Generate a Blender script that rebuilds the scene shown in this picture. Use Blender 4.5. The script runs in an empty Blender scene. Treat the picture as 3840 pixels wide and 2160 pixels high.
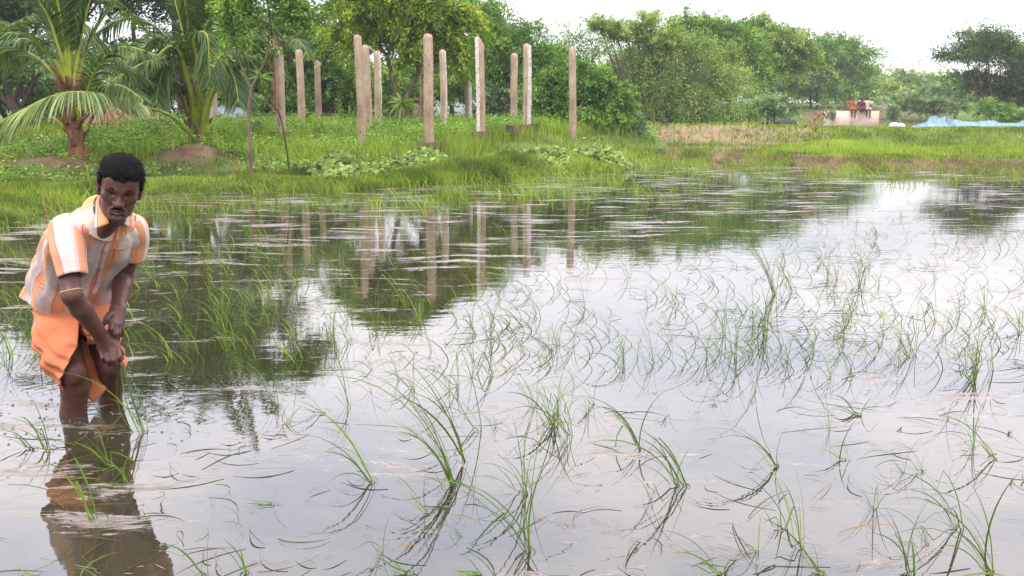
import bpy, math, random
import numpy as np
R = math.radians
SC = bpy.context.scene
COL = SC.collection
rng = np.random.default_rng(7)
random.seed(7)

# ------------------------------------------------------------------ camera
FPX = 940.0; CH = 1.03
PITCH = math.atan((288-114)/FPX)
cd = bpy.data.cameras.new("camera"); cam = bpy.data.objects.new("camera", cd); COL.objects.link(cam)
cam.location = (0, 0, CH); cam.rotation_euler = (R(90)-PITCH, 0, 0)
cd.sensor_width = 36; cd.lens = FPX/1024*36; cd.clip_start = .05; cd.clip_end = 3000
SC.camera = cam
# ------------------------------------------------------------------ exposure
SC.view_settings.view_transform = 'Standard'; SC.view_settings.look = 'None'
SC.view_settings.exposure = 1.22; SC.view_settings.gamma = 1
SC.render.resolution_x = 1024; SC.render.resolution_y = 576
try:
    SC.cycles.use_denoising = True; SC.cycles.max_bounces = 6; SC.cycles.transmission_bounces = 3
    SC.cycles.diffuse_bounces = 3; SC.cycles.glossy_bounces = 3; SC.cycles.caustics_reflective = False
except Exception: pass
# ------------------------------------------------------------------ sky
SUN_EL, SUN_AZ = 62, 205        # azimuth clockwise from +Y
w = bpy.data.worlds.new("World"); SC.world = w; w.use_nodes = True
nt = w.node_tree; nt.nodes.clear(); L = nt.links
def wn(t, **k):
    n = nt.nodes.new(t)
    for a, b in k.items(): setattr(n, a, b)
    return n
out = wn('ShaderNodeOutputWorld'); bg = wn('ShaderNodeBackground'); bg.inputs['Strength'].default_value = .1
sky = wn('ShaderNodeTexSky', sky_type='NISHITA', sun_disc=False); sky.sun_elevation = R(SUN_EL); sky.sun_rotation = R(SUN_AZ)
tc = wn('ShaderNodeTexCoord'); sx = wn('ShaderNodeSeparateXYZ'); L.new(tc.outputs['Generated'], sx.inputs[0])
rmp = wn('ShaderNodeValToRGB')                      # cloud brightness by elevation (overcast: brightest in a broad band)
cr = rmp.color_ramp
cr.elements[0].position = 0.0; cr.elements[0].color = (.34, .335, .34, 1)
cr.elements[1].position = 1.0; cr.elements[1].color = (.52, .52, .54, 1)
for p, c in ((.06, (.33, .325, .33)), (.12, (.36, .35, .36)), (.18, (.53, .51, .53)), (.30, (.72, .685, .72)), (.42, (.80, .76, .81)), (.55, (.82, .80, .84)), (.75, (.66, .65, .67))):
    e = cr.elements.new(p); e.color = (*c, 1)
L.new(sx.outputs[2], rmp.inputs[0])
mp = wn('ShaderNodeMapping'); mp.inputs['Scale'].default_value = (1.6, 1.6, 5.0); L.new(tc.outputs['Generated'], mp.inputs[0])
nz = wn('ShaderNodeTexNoise'); nz.inputs['Scale'].default_value = 2.2; nz.inputs['Detail'].default_value = 5; nz.inputs['Roughness'].default_value = .5
L.new(mp.outputs[0], nz.inputs['Vector'])
cl = wn('ShaderNodeValToRGB'); cl.color_ramp.elements[0].position = .34; cl.color_ramp.elements[1].position = .60
cl.color_ramp.elements[0].color = (.70, .76, .86, 1); cl.color_ramp.elements[1].color = (1, 1, 1, 1)
L.new(nz.outputs[0], cl.inputs[0])
mul = wn('ShaderNodeMix', data_type='RGBA', blend_type='MULTIPLY'); mul.inputs[0].default_value = 1
L.new(rmp.outputs[0], mul.inputs[6]); L.new(cl.outputs[0], mul.inputs[7])
sc_ = wn('ShaderNodeVectorMath', operation='SCALE'); sc_.inputs['Scale'].default_value = 21.0; L.new(mul.outputs[2], sc_.inputs[0])
fin = wn('ShaderNodeMix', data_type='RGBA'); fin.inputs[0].default_value = .93
L.new(sky.outputs[0], fin.inputs[6]); L.new(sc_.outputs[0], fin.inputs[7])
L.new(fin.outputs[2], bg.inputs['Color']); L.new(bg.outputs[0], out.inputs[0])
# ------------------------------------------------------------------ sun behind cloud
sl = bpy.data.lights.new("sun", 'SUN'); sl.energy = 1.1; sl.angle = R(16); sl.color = (1, .95, .87)
so = bpy.data.objects.new("sun", sl); COL.objects.link(so)
so.rotation_euler = (R(90-SUN_EL), 0, R(180-SUN_AZ)+math.pi*0)
az = R(SUN_AZ); d = (math.sin(az)*math.cos(R(SUN_EL)), math.cos(az)*math.cos(R(SUN_EL)), math.sin(R(SUN_EL)))
import mathutils
so.rotation_euler = mathutils.Vector(d).to_track_quat('Z', 'Y').to_euler()

# ------------------------------------------------------------------ measuring helpers: a sight line of the surveyed view -> a point at its real distance
cp, sp = math.cos(PITCH), math.sin(PITCH)
def ray(px, py):
    up = 288-py
    return np.array([px-512, FPX*cp+up*sp, up*cp-FPX*sp])
def at(px, py, Y):                 # px,py in the 1024 frame, Y metres ahead
    d = ray(px, py); return np.array([0, 0, CH])+d*(Y/d[1])
def onz(px, py, z=0.0):
    d = ray(px, py); return np.array([0, 0, CH])+d*((z-CH)/d[2])
def atU(x, y, Y): return at(x*.39752, y*.39752, Y)      # 2576-wide frame
def onU(x, y, z=0.0): return onz(x*.39752, y*.39752, z)
def atF(x, y, Y): return at(x/3.75, y/3.75, Y)          # 3840-wide frame

# ------------------------------------------------------------------ object helpers
def tag(o, label=None, cat=None, group=None, kind=None):
    if label: o['label'] = label
    if cat: o['category'] = cat
    if group: o['group'] = group
    if kind: o['kind'] = kind
    return o
def empty(name, loc, label, cat, group=None):
    o = bpy.data.objects.new(name, None); COL.objects.link(o); o.location = loc; o.empty_display_size = .1
    return tag(o, label, cat, group)
def mk(name, V, F, mat, parent=None, attrs=None, smooth=False, local=True):
    """V (N,3) world coordinates, F (M,3|4) int array or list of such arrays"""
    Fs = F if isinstance(F, list) else [F]
    Fs = [np.asarray(f, np.int32) for f in Fs if len(f)]
    V = np.asarray(V, np.float32)
    if parent is not None and local: V = V-np.array(parent.matrix_world.translation if parent.parent is None and parent.type != 'EMPTY' else parent.location, np.float32) if False else V-np.array(origin_of(parent), np.float32)
    me = bpy.data.meshes.new(name)
    me.vertices.add(len(V)); me.vertices.foreach_set('co', V.ravel())
    nl = sum(f.size for f in Fs); npol = sum(len(f) for f in Fs)
    me.loops.add(nl); me.loops.foreach_set('vertex_index', np.concatenate([f.ravel() for f in Fs]))
    tot = np.concatenate([np.full(len(f), f.shape[1], np.int32) for f in Fs])
    st = np.concatenate([[0], np.cumsum(tot)[:-1]]).astype(np.int32)
    me.polygons.add(npol); me.polygons.foreach_set('loop_start', st)
    if smooth: me.polygons.foreach_set('use_smooth', np.ones(npol, bool))
    me.update(calc_edges=True)
    if attrs:
        for k, a in attrs.items():
            a = np.asarray(a, np.float32)
            if a.ndim == 1:
                at_ = me.attributes.new(k, 'FLOAT', 'POINT'); at_.data.foreach_set('value', a)
            else:
                at_ = me.attributes.new(k, 'FLOAT_COLOR', 'POINT')
                if a.shape[1] == 3: a = np.concatenate([a, np.ones((len(a), 1), np.float32)], 1)
                at_.data.foreach_set('color', a.ravel())
    me.materials.append(mat)
    o = bpy.data.objects.new(name, me); COL.objects.link(o)
    if parent is not None: o.parent = parent
    return o
def origin_of(o):
    p = np.zeros(3)
    while o is not None:
        p = p+np.array(o.location); o = o.parent
    return p
class MB:
    """collects pieces into one mesh"""
    def __init__(s): s.V = []; s.F4 = []; s.F3 = []; s.A = []; s.n = 0
    def add(s, V, F, a=0.5):
        V = np.asarray(V, np.float32).reshape(-1, 3); F = np.asarray(F, np.int32)
        if not len(F): return
        (s.F4 if F.shape[1] == 4 else s.F3).append(F+s.n); s.V.append(V)
        s.A.append(np.broadcast_to(np.asarray(a, np.float32), (len(V),)).copy()); s.n += len(V)
    def build(s, name, mat, parent=None, smooth=False):
        F = []
        if s.F4: F.append(np.concatenate(s.F4))
        if s.F3: F.append(np.concatenate(s.F3))
        return mk(name, np.concatenate(s.V), F, mat, parent, {'rnd': np.concatenate(s.A)}, smooth)
def nrm(v): return v/np.maximum(np.linalg.norm(v, axis=-1, keepdims=True), 1e-9)
def ribbons(P, Wd, side):
    """P (N,K,3) centre lines, Wd (N,K) widths, side (N,3) or (N,K,3)"""
    N, K, _ = P.shape
    if side.ndim == 2: side = side[:, None, :]
    a = P-side*Wd[..., None]*.5; b = P+side*Wd[..., None]*.5
    V = np.stack([a, b], 2).reshape(-1, 3)
    base = (np.arange(N)[:, None]*K+np.arange(K-1)[None, :])*2
    F = np.stack([base, base+1, base+3, base+2], -1).reshape(-1, 4)
    return V, F
def leaves(P, D, S, Ln, Wd):
    """rhombic leaves: one quad each"""
    Ln = np.asarray(Ln)[:, None]; Wd = np.asarray(Wd)[:, None]
    m = P+D*Ln*.45
    V = np.stack([P, m+S*Wd*.5, P+D*Ln, m-S*Wd*.5], 1).reshape(-1, 3)
    F = np.arange(len(P)*4).reshape(-1, 4)
    return V, F
def catmull(pts, n=8):
    p = np.asarray(pts, float); p = np.vstack([2*p[0]-p[1], p, 2*p[-1]-p[-2]])
    o = []
    for i in range(1, len(p)-2):
        t = np.linspace(0, 1, n, endpoint=False)[:, None]
        o.append(.5*((2*p[i])+(-p[i-1]+p[i+1])*t+(2*p[i-1]-5*p[i]+4*p[i+1]-p[i+2])*t**2+(-p[i-1]+3*p[i]-3*p[i+1]+p[i+2])*t**3))
    return np.vstack(o+[p[-2][None]])
def tube(path, rad, seg=8, cap=True, jit=0.0, ell=None):
    path = np.asarray(path, float); K = len(path)
    rad = np.interp(np.linspace(0, 1, K), np.linspace(0, 1, len(np.atleast_1d(rad))), np.atleast_1d(rad)) if len(np.atleast_1d(rad)) != K else np.atleast_1d(rad)
    T = nrm(np.gradient(path, axis=0)); up = np.array([0, 0, 1.]) if abs(T[0][2]) < .9 else np.array([1., 0, 0])
    X = nrm(np.cross(T, up)); Y = np.cross(T, X)
    th = np.linspace(0, 2*np.pi, seg, endpoint=False)
    rr = rad[:, None]*(1+jit*rng.normal(size=(K, seg))) if jit else rad[:, None]*np.ones((K, seg))
    V = path[:, None, :]+X[:, None, :]*(np.cos(th)*rr)[..., None]+Y[:, None, :]*(np.sin(th)*rr)[..., None]
    i = np.arange(K-1)[:, None]*seg; j = np.arange(seg)[None, :]; j2 = (j+1) % seg
    F = np.stack([i+j, i+j2, i+seg+j2, i+seg+j], -1).reshape(-1, 4)
    V = V.reshape(-1, 3)
    if cap:
        V = np.vstack([V, path[0], path[-1]]); a = K*seg
        jj = np.arange(seg); j2 = (jj+1) % seg
        F = np.vstack([F, np.stack([j2, jj, np.full(seg, a), np.full(seg, a)], -1), np.stack([(K-1)*seg+jj, (K-1)*seg+j2, np.full(seg, a+1), np.full(seg, a+1)], -1)])
        F3 = F[-2*seg:, :3]; return V, F[:-2*seg], F3
    return V, F, None
def addtube(mb, path, rad, seg=8, a=.5, jit=0.0):
    V, F, F3 = tube(path, rad, seg, True, jit)
    n = mb.n; mb.add(V, F, a)
    if F3 is not None: mb.F3.append(F3+n)
def box(c, s, rz=0.0):
    c = np.array(c, float); s = np.array(s, float)/2
    V = np.array([[x, y, z] for z in (-1, 1) for x, y in ((-1, -1), (1, -1), (1, 1), (-1, 1))], float)*s
    cr_, sr_ = math.cos(rz), math.sin(rz)
    V = np.stack([V[:, 0]*cr_-V[:, 1]*sr_, V[:, 0]*sr_+V[:, 1]*cr_, V[:, 2]], 1)+c
    F = np.array([[3, 2, 1, 0], [4, 5, 6, 7], [0, 1, 5, 4], [1, 2, 6, 5], [2, 3, 7, 6], [3, 0, 4, 7]])
    return V, F
# value noise for placing things
_G = rng.random((64, 64))
def vnoise(x, y, s=1.0):
    x = np.asarray(x)*s; y = np.asarray(y)*s
    xi = np.floor(x).astype(int); yi = np.floor(y).astype(int); fx = x-xi; fy = y-yi
    fx = fx*fx*(3-2*fx); fy = fy*fy*(3-2*fy)
    g = lambda a, b: _G[a % 64, b % 64]
    return (g(xi, yi)*(1-fx)+g(xi+1, yi)*fx)*(1-fy)+(g(xi, yi+1)*(1-fx)+g(xi+1, yi+1)*fx)*fy
def fbm(x, y, s=1.0): return (vnoise(x, y, s)+.5*vnoise(x, y, s*2.1)+.25*vnoise(x, y, s*4.3))/1.75

# ------------------------------------------------------------------ materials
def mat_new(name):
    m = bpy.data.materials.new(name); m.use_nodes = True; n = m.node_tree; n.nodes.clear()
    o = n.nodes.new('ShaderNodeOutputMaterial'); return m, n, o
def N(n, t, **k):
    x = n.nodes.new(t)
    for a, b in k.items():
        if a in x.inputs.keys(): x.inputs[a].default_value = b
        else: setattr(x, a, b)
    return x
def ramp(n, src, stops):
    r = n.nodes.new('ShaderNodeValToRGB'); e = r.color_ramp.elements
    while len(e) > 1: e.remove(e[-1])
    e[0].position = stops[0][0]; e[0].color = (*stops[0][1], 1)
    for p, c in stops[1:]:
        x = e.new(p); x.color = (*c, 1)
    if src is not None: n.links.new(src, r.inputs[0])
    return r.outputs[0]
def noise(n, scale, detail=4, rough=.55, vec=None, stretch=None):
    t = n.nodes.new('ShaderNodeTexNoise'); t.inputs['Scale'].default_value = scale; t.inputs['Detail'].default_value = detail; t.inputs['Roughness'].default_value = rough
    g = n.nodes.new('ShaderNodeTexCoord').outputs['Object'] if vec is None else vec
    if stretch is not None:
        m = n.nodes.new('ShaderNodeMapping'); m.inputs['Scale'].default_value = stretch; n.links.new(g, m.inputs[0]); g = m.outputs[0]
    n.links.new(g, t.inputs['Vector']); return t.outputs[0]
def mixc(n, f, a, b, mode='MIX'):
    m = n.nodes.new('ShaderNodeMix'); m.data_type = 'RGBA'; m.blend_type = mode
    for i, v in ((0, f), (6, a), (7, b)):
        if hasattr(v, 'is_linked') or isinstance(v, bpy.types.NodeSocket): n.links.new(v, m.inputs[i])
        else: m.inputs[i].default_value = v if i == 0 else (*v, 1)
    return m.outputs[2]
def attr(n, name):
    a = n.nodes.new('ShaderNodeAttribute'); a.attribute_name = name; return a
def bump(n, h, strength=.3, dist=.01):
    b = n.nodes.new('ShaderNodeBump'); b.inputs['Strength'].default_value = strength; b.inputs['Distance'].default_value = dist
    n.links.new(h, b.inputs['Height']); return b.outputs[0]
def foliage(name, stops, trans=.35, rough=.65, spec=.16):
    """leaf colour runs along the per-leaf random value, with clumps of lighter and darker growth"""
    m, n, o = mat_new(name)
    r = attr(n, 'rnd').outputs['Fac']
    nz_ = noise(n, 1.3, 2)
    ad = N(n, 'ShaderNodeMath', operation='ADD'); n.links.new(r, ad.inputs[0])
    mu = N(n, 'ShaderNodeMath', operation='MULTIPLY_ADD'); n.links.new(nz_, mu.inputs[0]); mu.inputs[1].default_value = 1.3; mu.inputs[2].default_value = -.69
    n.links.new(mu.outputs[0], ad.inputs[1])
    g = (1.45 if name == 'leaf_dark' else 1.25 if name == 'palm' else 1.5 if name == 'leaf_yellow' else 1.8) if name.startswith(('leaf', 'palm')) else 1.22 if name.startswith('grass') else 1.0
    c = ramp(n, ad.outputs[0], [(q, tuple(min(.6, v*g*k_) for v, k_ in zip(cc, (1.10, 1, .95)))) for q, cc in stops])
    p = N(n, 'ShaderNodeBsdfPrincipled', Roughness=rough); p.inputs['Specular IOR Level'].default_value = spec
    n.links.new(c, p.inputs['Base Color'])
    t = N(n, 'ShaderNodeBsdfTranslucent'); tcol = mixc(n, 1.0, c, (1.25, 1.35, .55), 'MULTIPLY'); n.links.new(tcol, t.inputs[0])
    mx = N(n, 'ShaderNodeMixShader'); mx.inputs[0].default_value = trans
    n.links.new(p.outputs[0], mx.inputs[1]); n.links.new(t.outputs[0], mx.inputs[2]); n.links.new(mx.outputs[0], o.inputs[0])
    return m
def simple(name, stops, nscale=6, rough=.8, bstr=.4, bdist=.01, bscale=40, stretch=None, spec=.3, detail=5, metallic=0):
    m, n, o = mat_new(name)
    c = ramp(n, noise(n, nscale, detail, .6, stretch=stretch), stops)
    p = N(n, 'ShaderNodeBsdfPrincipled', Roughness=rough); p.inputs['Specular IOR Level'].default_value = spec
    n.links.new(c, p.inputs['Base Color'])
    if bstr: n.links.new(bump(n, noise(n, bscale, 4, .6, stretch=stretch), bstr, bdist), p.inputs['Normal'])
    n.links.new(p.outputs[0], o.inputs[0]); return m
def sg(a, b=None, c=None):     # 3 sRGB 0-255 -> linear
    v = np.array([a, b, c] if b is not None else a)/255.
    return tuple(float(x) for x in np.where(v < .04045, v/12.92, ((v+.055)/1.055)**2.4))
M = {}
M['leaf_mid'] = foliage('leaf_mid', [(0, (.022, .055, .012)), (.35, (.045, .105, .02)), (.65, (.085, .17, .034)), (1, (.16, .25, .06))])
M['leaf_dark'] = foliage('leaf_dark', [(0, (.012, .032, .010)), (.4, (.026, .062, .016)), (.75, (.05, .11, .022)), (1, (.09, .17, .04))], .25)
M['leaf_yellow'] = foliage('leaf_yellow', [(0, (.035, .07, .01)), (.35, (.075, .14, .015)), (.7, (.14, .21, .022)), (1, (.23, .28, .04))])
M['leaf_olive'] = foliage('leaf_olive', [(0, (.035, .068, .02)), (.4, (.085, .145, .038)), (.75, (.15, .215, .06)), (1, (.22, .28, .10))])
M['leaf_grey'] = foliage('leaf_grey', [(0, (.03, .06, .028)), (.4, (.075, .13, .06)), (.75, (.13, .21, .10)), (1, (.21, .29, .16))])
M['leaf_bright'] = foliage('leaf_bright', [(0, (.03, .07, .014)), (.4, (.08, .15, .03)), (.75, (.14, .22, .05)), (1, (.24, .32, .10))])
M['leaf_vine'] = foliage('leaf_vine', [(0, (.025, .05, .012)), (.4, (.075, .125, .028)), (.75, (.14, .20, .05)), (1, (.21, .26, .08))], .3)
M['grass'] = foliage('grass', [(0, (.04, .07, .012)), (.3, (.095, .15, .024)), (.6, (.17, .245, .038)), (.85, (.28, .335, .075)), (1, (.36, .33, .14))], .4)
M['grass_tall'] = foliage('grass_tall', [(0, (.06, .11, .015)), (.4, (.15, .235, .03)), (.8, (.26, .345, .06)), (1, (.36, .40, .12))], .4)
M['rice'] = foliage('rice', [(0, (.03, .065, .012)), (.3, (.065, .13, .018)), (.6, (.13, .22, .025)), (.85, (.23, .29, .045)), (.95, (.36, .31, .07)), (1, (.40, .20, .06))], .4, .5, .3)
M['rice_far'] = foliage('rice_far', [(0, (.06, .10, .03)), (.5, (.12, .19, .05)), (1, (.22, .27, .10))], .4)
M['palm'] = foliage('palm', [(0, (.014, .034, .010)), (.35, (.034, .075, .015)), (.7, (.075, .14, .027)), (1, (.16, .21, .06))], .3, .45, .3)
M['palm_lit'] = foliage('palm_lit', [(0, (.05, .085, .03)), (.35, (.10, .15, .05)), (.7, (.18, .23, .09)), (.95, (.28, .28, .12)), (1, (.3, .24, .1))], .35, .4, .5)  # yellow light on the arching frond, put into its leaf colour
M['petiole'] = simple('petiole', [(.3, (.13, .17, .012)), (.55, (.28, .32, .03)), (.8, (.40, .36, .05))], 3, .45, .1)
M['petiole_brown'] = simple('petiole_brown', [(.3, (.05, .03, .02)), (.7, (.13, .08, .04))], 6, .7, .2)
M['fibre'] = simple('fibre', [(.3, (.055, .026, .014)), (.5, (.16, .075, .034)), (.75, (.30, .15, .07))], 9, .9, .8, .02, 40, (1, 1, .3))
M['bark'] = simple('bark', [(.3, (.035, .024, .018)), (.55, (.08, .055, .04)), (.8, (.15, .11, .08))], 8, .9, .6, .02, 30, (1, 1, .3))
M['bark_red'] = simple('bark_red', [(.3, (.075, .05, .035)), (.55, (.17, .11, .075)), (.8, (.29, .21, .15))], 14, .9, .6, .02, 40, (1, 1, .3))
# ================================================================== GROUND, WATER
wl = [onU(p[0], p[1]-8)[:2] for p in ((-60, 585), (90, 545), (200, 512), (380, 494), (560, 490), (700, 487), (860, 484), (1000, 479), (1150, 468), (1300, 455), (1420, 447), (1530, 438), (1620, 424), (1680, 409))]
wl_r = [onU(*p)[:2] for p in ((1760, 408), (1880, 411), (2000, 418), (2150, 424), (2300, 428), (2450, 430), (2600, 433), (2800, 438))]
POND = np.array([(-30, -20), (-30, 3), (-12, 5.5)]+[tuple(p) for p in wl]+[tuple(p) for p in wl_r]+[(22, 15), (40, 14), (40, -20)])
def pond_sd(x, y):
    """positive outside the pond, negative inside"""
    x = np.asarray(x, float); y = np.asarray(y, float)
    best = np.full(x.shape, 1e9); inside = np.zeros(x.shape, bool)
    n = len(POND)
    for i in range(n):
        a = POND[i]; b = POND[(i+1) % n]; ab = b-a
        t = np.clip(((x-a[0])*ab[0]+(y-a[1])*ab[1])/(ab@ab), 0, 1)
        best = np.minimum(best, np.hypot(x-a[0]-t*ab[0], y-a[1]-t*ab[1]))
        c = ((a[1] > y) != (b[1] > y)) & (x < (b[0]-a[0])*(y-a[1])/(b[1]-a[1]+1e-12)+a[0])
        inside ^= c
    return np.where(inside, -best, best)
def sst(a, b, v):
    t = np.clip((v-a)/(b-a), 0, 1); return t*t*(3-2*t)
MOUNDS = [(*atU(486, 392, 15.3)[:2], .72, .34), (*atU(165, 400, 13.8)[:2], .55, .20), (*atU(60, 400, 14)[:2], .6, .14), (*atU(690, 405, 14.5)[:2], .4, .08)]
def right_w(x, y): return sst(-.4, 1.2, x-(.135*y-.15))
def height(x, y):
    x = np.asarray(x, float); y = np.asarray(y, float)
    sd = pond_sd(x, y)+.25*(fbm(x, y, 1.1)-.5)
    nz = fbm(x+40, y+11, .9)-.5; nf = fbm(x+7, y+3, 3.2)-.5
    basin = -.38*sst(0, .7, -sd)
    left = .11*sst(0, .5, sd)+.50*sst(.9-.5*sst(-2, 1, x), 7.6-4.6*sst(-3, .8, x), sd)+.12*nz+.04*nf
    left = left+sst(30, 60, y)*.6
    bund = .18*sst(0, .45, sd)*(1-sst(.9, 1.7, sd))+.02
    d2 = y
    red = (.60-.16*sst(7, 12, x))*sst(31.4, 33.2, d2)
    hill = -(.36-.1*sst(8, 12, x))*sst(35, 40, d2)+1.45*sst(61, 80, d2)+.9*sst(70, 140, d2)
    right = bund+red+hill+.05*nf*sst(1, 3, sd)+.10*nz*sst(30, 33, d2)+.35*(fbm(x, y, .12)-.5)*sst(60, 72, d2)
    right = right+sst(38, 50, y)*sst(9, 16, x-0*y)*.0
    wr = right_w(x, y)
    land = left*(1-wr)+right*wr
    for mx, my, r, h in MOUNDS:
        land = land+h*np.exp(-((x-mx)**2+(y-my)**2)/(r*r))*(1+.25*nf)
    return np.where(sd > 0, land, basin)
def gz(x, y): return float(height(np.array([x]), np.array([y]))[0])
def axis(lo, hi, fine_lo, fine_hi, step, grow=1.12):
    a = list(np.arange(fine_lo, fine_hi+1e-6, step)); s = step
    v = a[-1]
    while v < hi: s *= grow; v += s; a.append(v)
    s = step; v = a[0]
    while v > lo: s *= grow; v -= s; a.insert(0, v)
    return np.array(a)
gx = axis(-320, 320, -12, 16, .17); gy = axis(-60, 330, 7, 38, .15)
X, Y = np.meshgrid(gx, gy, indexing='ij')
Z = height(X, Y)
idx = np.arange(X.size).reshape(X.shape)
F = np.stack([idx[:-1, :-1], idx[1:, :-1], idx[1:, 1:], idx[:-1, 1:]], -1).reshape(-1, 4)
sd = pond_sd(X, Y); wr = right_w(X, Y)
red = wr*sst(31.2, 32.0, Y)*(1-sst(35.5, 37.5, Y))*(1-.9*sst(8, 12, X+2.5*(fbm(X, Y, .5)-.5)))
bare = np.zeros_like(X)
for mx, my, r, h in MOUNDS: bare = np.maximum(bare, np.exp(-((X-mx)**2+(Y-my)**2)/(r*r*.9)))
bare = np.maximum(bare, (1-sst(.0, .35, np.abs(sd-.1)))*.8)
bare = np.maximum(bare, wr*(1-sst(1.2, 2.2, sd))*.7)
hillp = wr*sst(40, 44, Y)*(.30+.5*(fbm(X, Y, .25) > .55))
soil = np.clip(np.maximum(bare, hillp), 0, 1)
m, n, o = mat_new('ground')
g1 = ramp(n, noise(n, .9, 6, .65), [(.3, (.045, .075, .018)), (.5, (.085, .13, .028)), (.7, (.15, .18, .05))])
s1 = ramp(n, noise(n, 2.4, 6, .65), [(.3, (.045, .028, .018)), (.5, (.12, .075, .045)), (.72, (.20, .135, .085))])
r1 = ramp(n, noise(n, 1.6, 7, .7), [(.32, (.09, .11, .035)), (.43, (.17, .13, .065)), (.52, (.28, .18, .125)), (.60, (.17, .15, .07)), (.70, (.32, .215, .15)), (.8, (.38, .27, .20))])
# the thresholds break up with noise so the edges of bare soil are ragged
def ragged(src, sc=2.2, amp=.55):
    a = N(n, 'ShaderNodeMath', operation='MULTIPLY_ADD'); n.links.new(noise(n, sc, 5, .65), a.inputs[0]); a.inputs[1].default_value = amp*2; a.inputs[2].default_value = -amp
    b = N(n, 'ShaderNodeMath', operation='ADD'); n.links.new(src, b.inputs[0]); n.links.new(a.outputs[0], b.inputs[1])
    return ramp(n, b.outputs[0], [(.38, (0, 0, 0)), (.56, (1, 1, 1))])
c = mixc(n, ragged(attr(n, 'soil').outputs['Fac']), g1, s1)
c = mixc(n, ragged(attr(n, 'redsoil').outputs['Fac'], 1.5, .35), c, r1)
p = N(n, 'ShaderNodeBsdfPrincipled', Roughness=.95); p.inputs['Specular IOR Level'].default_value = .15
n.links.new(c, p.inputs['Base Color']); n.links.new(bump(n, noise(n, 7, 6, .7), .8, .06), p.inputs['Normal']); n.links.new(p.outputs[0], o.inputs[0])
M['ground'] = m
V = np.stack([X, Y, Z], -1).reshape(-1, 3)
tag(mk('ground', V, F, m, attrs={'soil': soil.ravel(), 'redsoil': red.ravel()}, smooth=True), kind='structure')

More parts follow.
